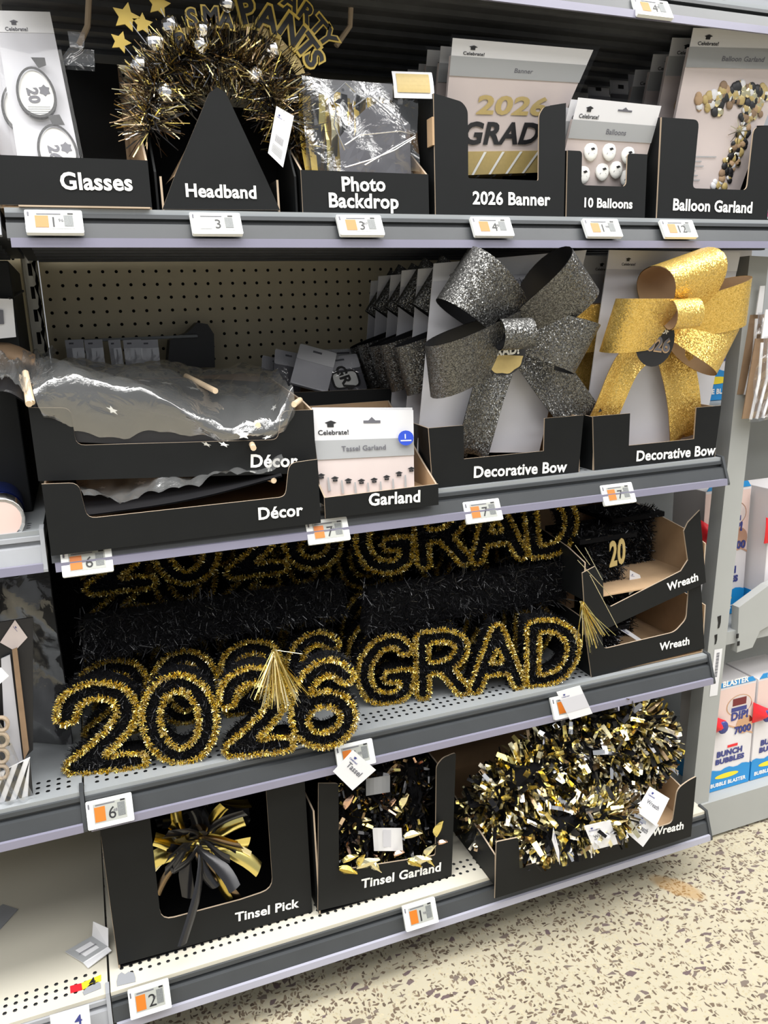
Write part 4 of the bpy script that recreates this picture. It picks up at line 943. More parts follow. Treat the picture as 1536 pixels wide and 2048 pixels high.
def grad_sign(label, place, kink=None):
    """place: list of (char, point of lower-left, angle about z, height)"""
    p0 = place[0][1]; t = thing('tinsel_sign', label, 'tinsel sign', p0)
    T0 = WM[t.name].inverted()
    for ch, p, az, hh, sx, lean in place:
        if ch not in LET:
            b, g = letter(ch, 1.*.16, .048, ord(ch)); LET[ch] = (b.mesh('letter_body'), g.mesh('tinsel_outline'))
        mt = T0@Matrix.Translation(p)@Matrix.Rotation(az, 4, 'Z')@Matrix.Rotation(lean, 4, 'X')@Matrix.Diagonal((sx*hh/.16, 1, hh/.16, 1))
        o = bpy.data.objects.new('number' if ch.isdigit() else 'letter', LET[ch][0]); COL.objects.link(o); o.parent = t; o.matrix_local = mt; WM[o.name] = Matrix()
        g = bpy.data.objects.new('tinsel_outline', LET[ch][1]); COL.objects.link(g); g.parent = o; g['kind'] = 'stuff'; g['label'] = 'gold tinsel rope outline'
    return t
def place_row(text, xa, ya, xb, yb, z, hh, widths, lean=0., dz=0.):
    out = []; az = math.atan2(yb-ya, xb-xa); n = len(text); tot = sum(widths); s = 0
    for ch, wd in zip(text, widths):
        f = s/tot; out.append((ch, Vector((xa+(xb-xa)*f, ya+(yb-ya)*f, z+dz*f)), az, hh, wd/tot*math.hypot(xb-xa, yb-ya)/hh/.735*.97, lean)); s += wd
    return out
def tassel(parent, top, L, spread, n, seed, lean=(0, -.3)):
    global rng
    rng = np.random.default_rng(seed); mb = MB(); P = np.tile(np.array(top), (n, 1))+rng.normal(size=(n, 3))*.002
    D = np.stack([rng.normal(size=n)*spread+lean[0], rng.normal(size=n)*.15+lean[1], -np.ones(n)], 1)
    mb.strips(P, D, rng.uniform(L*.7, L*1.1, n), .0013, ['gold_foil', 'gold_pale', 'gold_deep', 'ink_gold'], bend=.08); mb.build('tassel', parent, kind='stuff', label='gold foil tassel')
zs = ZD+.0015
W4 = [1.0, .98, .95, .92]
sgn = grad_sign('front gold outlined black tinsel sign reading 2026 GRAD, standing on the perforated shelf',
    place_row('2026', -.030, .066, .442, -.032, zs, .156, [1.06, .98, .95, .92]) + place_row('GRAD', .480, .088, .905, .010, zs, .136, [1, .98, 1., 1.]))
tassel(sgn, at(548, 1302, -.045), .085, .30, 150, 4)
tassel(sgn, at(1165, 1205, -.02), .085, .26, 60, 5, (.25, -.2))
mb = MB(); 
for a, b in [((1180, 1150), (1235, 1255)), ((1170, 1095), (1205, 1160)), ((1155, 1120), (1225, 1195)), ((1150, 1090), (1180, 1130)), ((548, 1300), (605, 1308))]: mb.tube([at(*a, .0), at(*b, -.01)], .0006, 'gold_pale', 4)
mb.build('loose_strand', sgn, kind='stuff')
grad_sign('tinsel sign lying on top of the stack, letter bottoms showing under the shelf above',
    place_row('2026', .03, .225, .50, .185, .742, .130, W4, lean=-.35) + place_row('GRAD', .51, .145, .955, .085, .730, .136, [1, 1, 1, 1], lean=-.3))
grad_sign('black tinsel sign directly behind the front sign', place_row('2026', .0, .175, .47, .135, zs, .140, W4) + place_row('GRAD', .49, .175, .92, .13, zs, .135, [1, 1, 1, 1]))
grad_sign('tinsel sign resting on the second row, mostly in shadow', place_row('2026', .03, .29, .50, .28, .662, .145, W4, lean=-.05) + place_row('GRAD', .51, .27, .93, .23, .662, .14, [1, 1, 1, 1], lean=-.05))
grad_sign('deepest tinsel sign at the back of the shelf', place_row('2026', .02, .27, .50, .25, zs, .16, W4) + place_row('GRAD', .51, .27, .93, .22, zs, .16, [1, 1, 1, 1]))
# ---- big black tinsel pile bodies seen between the signs (backs of stacked signs, plus an added black backdrop)
def sign_back(label, x0, x1, y, z0, z1, seed, n=2600, group=None):
    global rng
    rng = np.random.default_rng(seed); t = thing('tinsel_sign', label, 'tinsel sign', ((x0+x1)/2, y, z0))
    mb = MB(); mb.prism([(x0, y+.01, z0+.005), (x1, y+.01, z0+.005), (x1-.01, y+.01, z1-.01), (x0+.01, y+.01, z1-.005)], (0, .03, 0), 'black_matt'); mb.build('frame', t)
    mb = MB(); P = np.stack([rng.uniform(x0, x1, n), np.full(n, y+.010), rng.uniform(z0+.004, z1-.004, n)], 1); D = np.stack([rng.normal(size=n)*.9, -np.ones(n)*.7, rng.normal(size=n)*.9-.2], 1)
    mb.strips(P, D, rng.uniform(.008, .016, n), .0013, ['black_fuzz', 'black_foil', 'black_matt'], probs=[.5, .25, .25])
    m_ = n//2; P = np.stack([rng.uniform(x0, x1, m_), rng.uniform(y, y+.04, m_), rng.choice([z0+.006, z1-.012], m_)+rng.normal(size=m_)*.004], 1); D = rng.normal(size=(m_, 3))*[1, 1, 1.2]+[0, -.4, 0]
    mb.strips(P, D, rng.uniform(.012, .026, m_), .0014, ['black_fuzz', 'black_foil', 'black_matt'], .3, [.6, .1, .3]); mb.build('tinsel_pile', t, kind='stuff'); return t
sign_back('black tinsel back of a face-down sign above the word GRAD', .50, .93, .085, .632, .722, 21, 3400)
sign_back('black tinsel back of a face-down sign above the front 2026', .02, .48, .125, .66, .735, 22, 3600)
sign_back('black tinsel backdrop added to darken the back of the shelf behind all grad signs', -.04, .93, .36, zs, .868, 23, 4200)  # added to black out the pegboard behind the signs
# ================================================================ WREATHS IN THE SHELF-D TRAYS
def torus_tinsel(mb, c, R, r, tilt, n, L, Wd, mats, probs, a0=0, a1=2*math.pi, bend=0., squash=1., outward=1.):
    c = np.array(c); ph = rng.uniform(a0, a1, n); th = rng.uniform(0, 2*math.pi, n)
    er = np.stack([np.cos(ph), np.zeros(n), np.sin(ph)], 1); ey = np.tile([0., 1., 0.], (n, 1))
    D = er*np.cos(th)[:, None]*outward+ey*np.sin(th)[:, None]; P = er*R+D*r; D = D+rng.normal(size=(n, 3))*.45
    Rm = np.array(Matrix.Rotation(tilt[0], 3, 'X')@Matrix.Rotation(tilt[1], 3, 'Z')); P = P*np.array([1, 1, squash])
    mb.strips(P@Rm.T+c, D@Rm.T, L*rng.uniform(.6, 1.1, n), Wd*rng.uniform(.7, 1.2, n), mats, bend, probs)
    return Rm, c
def core(mb, c, R, r, tilt, m, a0=0, a1=2*math.pi, squash=1.):
    Rm = Matrix.Rotation(tilt[0], 3, 'X')@Matrix.Rotation(tilt[1], 3, 'Z')
    mb.tube([Vector(c)+Rm@Vector((R*math.cos(a0+(a1-a0)*k/24), 0, R*math.sin(a0+(a1-a0)*k/24)*squash)) for k in range(25)], r, m, 8)
def cap_wreath(label, x0, x1, y0, z0, z1, seed, txt):
    global rng
    rng = np.random.default_rng(seed); t = thing('cap_wreath', label, 'wreath', ((x0+x1)/2, y0, z0)); xc = (x0+x1)/2
    mb = MB(); mb.box(x0+.01, x1-.01, y0+.01, y0+.10, z0, z1-.02, 'black_matt'); mb.box(x0-.025, x1+.02, y0-.005, y0+.12, z1-.022, z1-.012, 'black_matt'); mb.build('frame', t)
    n = 2200; mb = MB(); P = np.stack([rng.uniform(x0, x1, n), np.full(n, y0+.01), rng.uniform(z0, z1, n)], 1); D = np.stack([rng.normal(size=n), -.8*np.ones(n), rng.normal(size=n)], 1)
    mb.strips(P, D, rng.uniform(.008, .016, n), .0016, ['black_fuzz', 'black_foil', 'black_foil'])
    n = 700; P = np.stack([rng.uniform(x0-.025, x1+.02, n), rng.uniform(y0-.005, y0+.1, n), np.full(n, z1-.014)], 1); mb.strips(P, rng.normal(size=(n, 3))*[1, .6, .5], .012, .0016, ['black_fuzz', 'black_foil']); mb.build('tinsel', t, kind='stuff')
    if txt:
        F = FY(y0-.010); mb = MB(); p = at(1218, 1133, y0-.01); textF(mb, F, '20', p.x, p.z, .040, .001, 'ink_gold', .03, height=.055, ang=.12, shear=.15, ext=.02); mb.build('number_plaque', t, label='gold script 20')
    return t
cw = cap_wreath('black tinsel cap-shaped wreath with gold 20 in the upper Wreath tray', .965, 1.055, .075, .628, .775, 31, '20')
cap_wreath('plain black tinsel block at the right inside the upper Wreath tray', 1.095, 1.185, .15, .655, .785, 32, None)
cap_wreath('black tinsel wreath lying inside the lower Wreath tray', .972, 1.030, .055, .512, .590, 33, None)
cap_wreath('second black tinsel wreath deep inside the lower Wreath tray', 1.045, 1.145, .15, .500, .620, 34, None)
def paper_tag(label, pts, y, extra=None, m='white_card', name='hang_tag', title='ink_grey', flip=False):
    """small folded product card given by 4 surveyed corners (each with own depth)"""
    q = [at(p[0], p[1], (p[2] if len(p) > 2 else y)) for p in pts]; F = QF(*q); t = thing(name, label, 'tag', q[0])
    W, H = F.w, F.h; mb = MB(); slabF(mb, F, [(0, 0), (W, 0), (W, H), (0, H)], -.0006, 0, m); mb.build('card', t)
    mb = MB(); rectF(mb, F, 0, W, H*.25, H*.72, .0004, 'band_grey' if m != 'white_card' else 'grey_card') if extra == 'band' else None
    cap_logo(mb, F, W*.18, H*.86, W*.10, .0006, 'navy_print')
    if extra and extra != 'band': textF(mb, F, extra, W*.18, H*.45, W*.6, .0007, 'ink_grey', .02)
    mb.build('print', t); return t
paper_tag('small white tag tucked at the right of the gold 20 wreath', [(1258, 1190), (1285, 1170), (1280, 1150), (1260, 1140)], .07)
paper_tag('grey strip tag leaning inside the lower Wreath tray', [(1238, 1258, .05), (1282, 1286, .05), (1285, 1280, .06), (1236, 1247, .06)], .05)
# ================================================================ HEADBANDS
def headband(label, c, R, seed, n, y, stars, topper, a0=-.25, a1=math.pi+.25):
    global rng
    rng = np.random.default_rng(seed); t = thing('headband', label, 'headband', (c[0], y, c[1]))
    mb = MB(); core(mb, (c[0], y, c[1]), R, .004, (0, 0), 'black_matt', a0, a1); mb.build('band', t)
    mb = MB(); torus_tinsel(mb, (c[0], y, c[1]), R, .005, (0, 0), n, .046, .0016, ['gold_foil', 'gold_pale', 'bronze_foil', 'black_foil', 'silver_foil'], [.11, .13, .32, .36, .08], a0, a1, bend=.25); mb.build('tinsel', t, kind='stuff')
    for (root, tip, rr) in stars:
        a, b = at(*root, y-.01), at(*tip, y-.005); MB().tube([a, (a+b)/2+Vector((.002, 0, .003)), b], .0007, 'silver_foil', 5).build('wire', t)
        mb = MB(); F = FY(y-.006); mb.prism([F.P(*p, 0) for p in star_pts(b.x, b.z, rr, 5, .5, rng.uniform(60, 120))], (0, .002, 0), 'gold_matt' if rr > .012 else 'silver_foil'); mb.build('star', t, label='gold foil star')
    for (ch, u, v, ang, s) in topper:
        p = at(u, v, y-.012); F = FY(y-.012); mb = MB()
        textF(mb, F, ch, p.x, p.z, None, .0, 'gold_matt', .075, height=s*1.22, ang=math.radians(ang), ext=.03, center=True)
        textF(mb, F, ch, p.x, p.z, None, .0012, 'ink_black', .03, height=s*.98, ang=math.radians(ang), ext=.035, center=True); mb.build('topper_letter', t, label='black letter with a gold outline')
    return t
def balls(t, pts, y, r=.0115):
    for (u, v) in pts:
        c = at(u, v, y); mb = MB(); mb.ball(c, r, 'silver_foil', 12, 8)
        mb.v = [tuple(Vector(p)+(Vector(p)-c)*random.uniform(-.10, .10)) for p in mb.v]; mb.build('ball', t, label='silver glitter ball')
cA = at(432, 250, .05); cB = at(470, 240, .07); cC = at(460, 240, .12)
hA = headband('left tinsel headband with star boppers and a SMARTY PANTS topper', (cA.x, cA.z), .092, 41, 2200, .05,
    [((330, 150), (252, 34), .0185), ((345, 160), (285, 48), .014), ((320, 190), (241, 84), .014), ((360, 120), (317, 8), .0165), ((320, 230), (262, 180), .004)],
    [('S', 384, 36, 10, .022), ('M', 421, 32, 2, .022), ('A', 452, 38, -6, .022), ('P', 362, 84, 22, .024), ('A', 400, 68, 8, .022)], .1, 3.3)
balls(hA, [(310, 85), (340, 50), (332, 185), (278, 130)], .035); 
hB = headband('right tinsel headband with a large SMARTY PANTS topper', (cB.x, cB.z), .092, 42, 2200, .075, [((560, 180), (628, 215), .004)],
    [('P', 494, 22, 12, .034), ('A', 535, 38, -14, .034), ('N', 583, 62, -38, .034), ('T', 613, 92, -50, .032), ('S', 628, 118, -62, .030), ('A', 583, 2, -28, .025), ('R', 614, 28, -36, .025), ('T', 637, 52, -46, .025), ('Y', 655, 76, -56, .025)], -.4, 2.9)
balls(hB, [(405, 60), (455, 8), (545, 100), (400, 92), (510, 150)], .030, .010)
mb = MB(); q = [at(u, v, .066) for u, v in [(470, 50), (515, 45), (560, 75), (600, 120), (612, 150)]]; q2 = [at(u, v, .066) for u, v in [(470, 62), (508, 58), (548, 90), (582, 130), (596, 158)]]
for k in range(4): mb.prism([q2[k], q2[k+1], q[k+1], q[k]], (0, .002, 0), 'ink_gold')
mb.build('topper_base', hB, label='flat gold arched strip under the letters')
mb = MB(); q = [at(u, v, .046) for u, v in [(340, 70), (352, 58), (400, 50), (470, 48)]]; q2 = [at(u, v, .046) for u, v in [(356, 130), (356, 74), (400, 58), (470, 56)]]
for k in range(3): mb.prism([q2[k], q2[k+1], q[k+1], q[k]], (0, .002, 0), 'ink_gold')
mb.build('topper_base', hA)
headband('rearmost tinsel headband hanging behind the other two', (cC.x, cC.z), .10, 43, 1500, .15, [], [], -.3, 3.3)
tg_ = paper_tag('white slanted barcode tag hanging from the right headband', [(536, 306), (566, 335), (588, 232), (553, 212)], .008)
F = Qpx((536, 306, .008), (566, 335, .008), (588, 232, .008), (553, 212, .008)); mb = MB()
for k in range(9): rectF(mb, F, F.w*(.25+k*.055), F.w*(.27+k*.055), F.h*.33, F.h*.47, .0008, 'ink_grey')
for k in range(6): rectF(mb, F, F.w*.15, F.w*.8, F.h*(.10+k*.03), F.h*(.113+k*.03), .0008, 'band_grey')
mb.build('barcode', tg_)
# ---- clip strips hanging from the shelf above
for k, (a, b, lab) in enumerate((((178, -5), (158, 90), 'pale plastic hanger with a clear clip behind the Glasses tray'), ((703, -8), (672, 92), 'pale slanted plastic hanger behind the Photo Backdrop tray'))):
    t = thing('hanger', lab, 'hanger', at(*a, .12)); MB().tube([at(*a, .12), at(a[0]-3, (a[1]+b[1])/2+10, .12), at(*b, .12)], .0042, 'kraft_edge', 8).build('stem', t)
    if k == 0:
        mb = MB(); mb.prism([at(*p, .115) for p in [(138, 95), (188, 100), (190, 134), (128, 130), (126, 112)]], (0, .02, 0), 'film_heavy'); mb.build('clip', t)
        MB().prism([at(*p, .11) for p in [(135, 62), (170, 65), (168, 95), (140, 92)]], (0, .008, 0), 'film_heavy').build('clip', t)
# ================================================================ BASE DECK: foil products
def foil_bow(label, c, R, seed, n, y, mats, probs):
    global rng
    rng = np.random.default_rng(seed); t = thing('foil_pick', label, 'foil pick', (c[0], y, c[1]-R)); 
    def petal(an, L, wd, m, el, k):
        e = Vector((math.cos(an), 0, math.sin(an))); s = Vector((-math.sin(an), 0, math.cos(an))); nn = Vector((0, -1, 0)); o = Vector((c[0], y, c[1]))
        f = rng.uniform(-.5, .5); cr = rng.uniform(.3, .9)
        def fn(u, v):
            w_ = wd*1.35*(.25+.75*min(1, v*1.6))*(1-.15*v); a = (u-.5)*w_; return o+(e*math.cos(el)+nn*math.sin(el))*(L*v)+s*(a*math.cos(f))+nn*(a*math.sin(f)+wd*cr*(.25-(u-.5)**2)*1.2)+s*(.012*math.sin(v*3+k))
        mb = MB(); mb.grid(fn, 4, 8, m, m, .0003); mb.build('foil_strip', t, smooth=True)
    for k in range(n):
        m = mats[rng.choice(len(mats), p=probs)]; petal(rng.uniform(0, 2*math.pi), R*rng.uniform(.6, 1.1), rng.uniform(.010, .022), m, rng.uniform(.0, .9), k)
    return t, petal
pc = at(398, 1695, .05)
t, petal = foil_bow('gold and black foil pick filling the Tinsel Pick box window', (pc.x, pc.z), .10, 51, 26, .07, ['black_foil', 'bronze_foil', 'gold_deep'], [.80, .12, .08])
def ang_px(u, v): p = at(u, v, .05); return math.atan2(p.z-pc.z, p.x-pc.x), math.hypot(p.x-pc.x, p.z-pc.z)
for k, (u, v, wd, m) in enumerate(((352, 1618, .018, 'gold_foil'), (302, 1687, .020, 'gold_foil'), (303, 1735, .026, 'gold_foil'), (305, 1742, .014, 'gold_pale'), (498, 1692, .028, 'gold_foil'), (495, 1650, .018, 'gold_foil'), (516, 1738, .022, 'gold_foil'), (505, 1700, .014, 'gold_pale'), (470, 1785, .014, 'gold_deep'), (318, 1790, .012, 'bronze_foil'), (370, 1795, .020, 'silver_foil'), (470, 1808, .012, 'bronze_foil'), (345, 1725, .02, 'gold_deep'), (352, 1862, .016, 'black_foil'), (330, 1660, .012, 'gold_deep'))):
    a, L = ang_px(u, v); petal(a, L, wd, m if m != 'silver_foil' else 'black_foil', .25 if k != 13 else .55, k)
foil_bow('second foil pick behind the front one in the Tinsel Pick box', (pc.x+.03, pc.z+.01), .11, 52, 26, .16, ['black_foil', 'bronze_foil', 'gold_deep'], [.82, .12, .06])
# ---- tinsel garland bundles
def garland_bundle(label, x, y, z0, z1, wd, seed, n):
    global rng
    rng = np.random.default_rng(seed); t = thing('garland_bundle', label, 'foil garland', (x, y, z0)); 
    mb = MB(); mb.tube([(x, y, z0+.01), (x+.004, y, (z0+z1)/2), (x, y, z1)], wd*.22, 'black_matt', 8); mb.build('core', t)
    mb = MB(); P = np.stack([x+rng.normal(size=n)*wd*.16, y+rng.normal(size=n)*.01, rng.uniform(z0, z1, n)], 1); D = rng.normal(size=(n, 3))*[1, .7, .8]+[0, -.5, -.3]
    mb.strips(P, D, rng.uniform(.012, .030, n), rng.uniform(.003, .007, n), ['black_foil', 'bronze_foil', 'gold_foil', 'rose_foil', 'black_matt'], .5, [.42, .16, .16, .06, .20]); mb.build('foil_strands', t, kind='stuff')
    return t
def leaf(t, u, v, y, s, m, ang):
    c = at(u, v, y); e = Vector((math.cos(ang), -.25, math.sin(ang))).normalized(); g = Vector((-math.sin(ang), 0, math.cos(ang)))
    mb = MB(); mb.grid(lambda a, b: c+e*(b-.5)*s+g*(a-.5)*s*.5*math.sin(math.pi*min(.95, b+.08))+Vector((0, -1, 0))*(.006*math.sin(a*3.1)), 3, 5, m, m, .0003); mb.build('leaf', t)
g1 = garland_bundle('left foil garland bundle in the Tinsel Garland box', .452, .075, .17, .37, .085, 61, 900)
g2 = garland_bundle('middle foil garland bundle behind the paper band', .515, .085, .17, .37, .08, 62, 800)
g3 = garland_bundle('right foil garland bundle in the Tinsel Garland box', .575, .075, .17, .37, .085, 63, 900)
garland_bundle('rear foil garland bundle deep in the Tinsel Garland box', .50, .17, .17, .37, .16, 64, 900)
r3 = random.Random(8)
for (tt, u, v, s, m, a) in [(g1, 697, 1602, .032, 'rose_foil', 1.1), (g1, 732, 1638, .016, 'gold_pale', 0), (g1, 700, 1715, .03, 'gold_foil', .4), (g1, 735, 1725, .045, 'gold_pale', .3), (g1, 695, 1740, .035, 'gold_deep', -.4), (g1, 722, 1718, .03, 'gold_foil', 1.2), (g1, 750, 1733, .028, 'gold_pale', -.8),
        (g2, 808, 1600, .034, 'gold_pale', 1.2), (g2, 793, 1618, .018, 'gold_pale', -.5), (g2, 797, 1705, .02, 'rose_foil', .3), (g2, 785, 1603, .016, 'rose_foil', 1), (g3, 825, 1668, .035, 'gold_pale', .2), (g3, 877, 1655, .040, 'gold_foil', 1.3), (g3, 838, 1720, .045, 'gold_pale', .1), (g3, 858, 1700, .035, 'gold_pale', .9), (g3, 884, 1683, .018, 'rose_foil', .2), (g3, 828, 1725, .03, 'gold_deep', -.6), (g3, 860, 1722, .02, 'gold_foil', -1)]:
    leaf(tt, u, v, .004, s, m, a)
t = thing('paper_band', 'lilac-grey paper band with a small window around the middle foil garland', 'paper band', at(775, 1700, .02))
mb = MB(); mb.grid(lambda a, b: at(748+a*58-b*3, 1702-b*46, .018-.010*math.sin(a*3.1)), 6, 3, 'white_card', 'white_card', .0005); mb.build('band', t)
mb = MB(); mb.grid(lambda a, b: at(766+a*16, 1694-b*34, .008), 2, 2, 'grey_card'); mb.build('window_print', t)
t = thing('paper_band', 'grey crumpled paper band on the upper foil garland bundle', 'paper band', at(755, 1590, .03))
mb = MB(); mb.grid(lambda a, b: at(732+a*48, 1592-b*34+a*-8, .030-.012*math.sin(a*3.1)), 6, 3, 'tape_grey', 'tape_grey', .0005); mb.build('band', t)
# ---- foil wreaths
def foil_wreath(label, c, y, R, r, tilt, seed, n, sq=1.):
    global rng
    rng = np.random.default_rng(seed); t = thing('foil_wreath', label, 'wreath', (c[0], y, c[1]-R))
    mb = MB(); core(mb, (c[0], y, c[1]), R, r*.9, tilt, 'black_matt', squash=sq); mb.build('ring', t)
    mb = MB(); torus_tinsel(mb, (c[0], y, c[1]), R, r, tilt, n, .040, .0095, ['gold_foil', 'silver_foil', 'black_foil', 'gold_pale', 'bronze_foil', 'black_matt'], [.16, .26, .12, .28, .10, .08], bend=.6, squash=sq); mb.build('foil_strands', t, kind='stuff')
    return t
foil_wreath('front foil wreath of gold, silver and black strips low in the Wreath tray', (.875, .190), .010, .098, .026, (.9, 0), 71, 2000)
foil_wreath('left foil wreath slumped against the tray side', (.81, .245), .07, .085, .030, (.5, .3), 72, 1700)
foil_wreath('right foil wreath standing highest under the shelf', (1.005, .298), .060, .100, .030, (.35, -.25), 73, 2500)
foil_wreath('middle foil wreath between the other foil wreaths', (.925, .275), .055, .085, .030, (.45, 0), 74, 2200)
foil_wreath('lowest foil wreath squashed under the others in the Wreath tray', (.94, .225), .09, .070, .030, (.6, .1), 75, 1500)
paper_tag('white square tag hanging at the centre front of the foil wreaths', [(1188, 1700), (1236, 1688), (1220, 1640), (1168, 1652)], -.118, 'Wreath')
paper_tag('upper of two overlapping white tags beside the word Wreath', [(1272, 1622, -.075), (1312, 1652, -.080), (1339, 1597, -.065), (1300, 1573, -.06)], -.07, 'Wreath')
paper_tag('lower of two overlapping white tags beside the word Wreath', [(1247, 1660, -.078), (1286, 1694, -.078), (1318, 1650, -.07), (1279, 1625, -.07)], -.08, 'Wreath')
paper_tag('thin edge-on tag hanging over the front of the Wreath tray', [(1104, 1680, -.10), (1120, 1730, -.10), (1118, 1700, -.10), (1107, 1655, -.10)], -.08)
paper_tag('loose Tassel Garland card covering a price tag above the Tinsel Garland box', [(666, 1543), (705, 1581), (752, 1540), (706, 1500)], -.03, 'Tassel')
paper_tag('loose white card hanging over the rail in front of the foil wreaths', [(1140, 1440), (1185, 1427), (1160, 1371), (1113, 1384)], -.03, 'band')
# ================================================================ LEFT BAY THINGS
t = thing('folded_card', 'folded grey and white product card lying on the left base deck', 'card', atz(175, 1900, ZE+.003))
q = [atz(120, 1890, ZE+.012), atz(170, 1935, ZE+.004), atz(219, 1899, ZE+.004), atz(190, 1868, ZE+.02)]
mb = MB(); mb.prism([atz(130, 1903, ZE+.004), atz(166, 1925, ZE+.004), atz(216, 1893, ZE+.010), atz(184, 1872, ZE+.014)], (0, 0, -.001), 'band_grey', 'white_card', 'white_card'); mb.build('middle_flap', t)
mb = MB(); mb.prism([atz(166, 1925, ZE+.004), atz(176, 1936, ZE+.004), atz(223, 1901, ZE+.006), atz(216, 1893, ZE+.010)], (0, 0, -.001), 'white_card'); mb.build('end_flap', t)
a, b = atz(216, 1893, ZE+.010), atz(184, 1872, ZE+.014); mb = MB(); mb.prism([a, b, b+Vector((.005, .0, .028)), a+Vector((.003, .01, .028))], (.0008, 0, 0), 'white_card'); mb.build('raised_flap', t)
mb = MB(); c1, c2 = atz(158, 1909, ZE+.0075), atz(192, 1890, ZE+.0105); mb.tube([c1+Vector((0, 0, .0012)), c2+Vector((0, 0, .0022))], .0009, 'ink_grey', 4); mb.build('print', t)
t = thing('flat_card', 'dark grey card lying flat at the far left of the base deck', 'card', atz(10, 1835, ZE+.001))
MB().prism([atz(-30, 1880, ZE+.002), atz(0, 1858, ZE+.002), atz(36, 1818, ZE+.002), atz(6, 1808, ZE+.002), atz(-30, 1830, ZE+.002)], (0, 0, -.0012), 'tape_grey').build('card', t)
def deck_patch(name, label, pts, m, cat='sticker', extra=None):
    t = thing(name, label, cat, atz(*pts[0], ZE+.0005)); MB().prism([atz(*p, ZE+.0012) for p in pts], (0, 0, -.001), m).build('sheet', t); return t
t = deck_patch('deck_sticker', 'yellow and red shelf sticker with number 4 on the left base deck', [(163, 1966), (202, 1949), (202, 1961), (165, 1979)], 'yellow')
MB().prism([atz(*p, ZE+.0012) for p in [(140, 1972), (163, 1966), (165, 1979), (141, 1986)]], (0, 0, -.001), 'red_plastic').build('red_end', t)
p = atz(178, 1969, ZE+.0014); F = Frame(p, p+Vector((1, .12, 0)), p+Vector((0, 1, 0))); mb = MB(); textF(mb, F, '4', 0, -.004, None, .0003, 'ink_black', .02, height=.016); mb.build('number', t)
deck_patch('tape_patch', 'grey worn tape patch at the left end of the cream base deck', [(233, 1963), (236, 1950), (243, 1944), (250, 1948), (257, 1943), (268, 1945), (271, 1955), (271, 1963), (234, 1972)], 'tape_grey', 'tape')
deck_patch('tape_patch', 'grey tape patch just right of the yellow number sticker', [(165, 1984), (180, 1968), (196, 1963), (201, 1966), (202, 1976), (168, 1990)], 'tape_grey', 'tape')
t = thing('shelf_label', 'white paper shelf label with a 4 at the bottom left corner of the photo', 'label', at(140, 2040, -.05))
F = Frame(at(104, 2075, -.05), at(182, 2052, -.05), at(104, 2030, -.045)); mb = MB(); slabF(mb, F, [(0, -.01), (F.w, -.01), (F.w, F.h), (0, F.h)], -.001, 0, 'white_card'); mb.build('paper', t)
mb = MB(); textF(mb, F, '4', F.w*.6, F.h*.25, None, .0005, 'navy_print', .02, height=.016); textF(mb, F, '9', F.w*.15, F.h*.1, None, .0005, 'ink_grey', .0, height=.010); mb.build('number', t)
# blue foil roll on left shelf C
t = thing('foil_roll', 'foil cone roll with blue middle and pale pink end on the left shelf', 'roll', at(5, 1040, .05))
a = at(3, 1040, .02); mb = MB(); mb.tube([a, a+Vector((-.02, .25, .004))], .030, 'silver_foil', 20); mb.build('tube', t, smooth=True)
d_ = Vector((-.02, .25, .004)).normalized(); mb = MB(); mb.tube([a+d_*.05, a+d_*.16], .0312, 'blue_foil', 20, cap=False); mb.build('blue_band', t, smooth=True)
mb = MB(); mb.tube([a-d_*.002, a-d_*.0005], .026, 'skin_pink', 20); mb.build('end_cap', t, label='pale pink end cap'); mb = MB(); mb.tube([a-d_*.003, a+d_*.004], .0305, 'tag_white', 20, cap=False); mb.build('end_rim', t)
# bagged banner letters on left shelf D
t = thing('banner_bag', 'clear bag of striped and lettered card strips at the left edge', 'banner bag', at(20, 1590, .03))
F = Frame(at(-60, 1630, .035), at(58, 1592, .035), at(-60, 1300, .05))
G = Qpx((-50, 1618, .03), (58, 1592, .03), (60, 1516, .03), (-50, 1570, .03)); mb = MB(); slabF(mb, G, [(0, 0), (G.w, 0), (G.w, G.h), (0, G.h)], -.004, 0, 'white_card'); mb.build('striped_card', t)
for k in range(5):
    a = G.w*(.10+k*.22); MB().prism([G.P(*p, .0006) for p in [(a, 0), (a+G.w*.10, 0), (min(G.w, a+G.w*.34), G.h), (min(G.w, a+G.w*.24), G.h)]], G.n*-.0005, 'ink_black').build('stripe', t)
for k, (p, m) in enumerate(((((-40, 1600), (66, 1500), (66, 1235), (-40, 1250)), 'ink_black'), (((12, 1535), (46, 1528), (20, 1310), (2, 1318)), 'grey_card'), (((48, 1520), (58, 1500), (34, 1296), (24, 1300)), 'brown_fabric'))):
    MB().prism([at(*q, .062-.006*k) for q in p], (0, .003, 0), m).build('card_strip', t)
for k in range(4):
    c = at(3, 1448+k*32, .03); mb = MB(); mb.tube([c+Vector((.0085*math.cos(a), 0, .0105*math.sin(a))) for a in [i*math.pi/8 for i in range(17)]], .0032, 'kraft_edge', 6); mb.build('letter_ring', t)
mb = MB(); mb.prism([F.P(*p, .002) for p in [(F.w*.3, F.h*.35), (F.w*.95, F.h*.36), (F.w*.6, F.h*1.3), (F.w*.1, F.h*1.4)]], F.n*-.004, 'ink_black'); mb.build('dark_strip', t)
mb = MB()
def bagf(u, v): return F.P(F.w*(-.1+u*(1.22-.45*v)), F.h*v*1.45, .016+.010*math.sin(u*9+v*5)*math.sin(v*11)+.004*math.sin(u*31+v*17))
mb.grid(bagf, 30, 40, 'film_heavy'); mb.build('clear_bag', t, smooth=True)
t = thing('black_bag_or_fill', 'black sheet added as the darkness of the left bay behind the striped bag', 'bag', (-.28, .2, ZD+.003))  # black fill added so the bay behind the striped bag stays dark
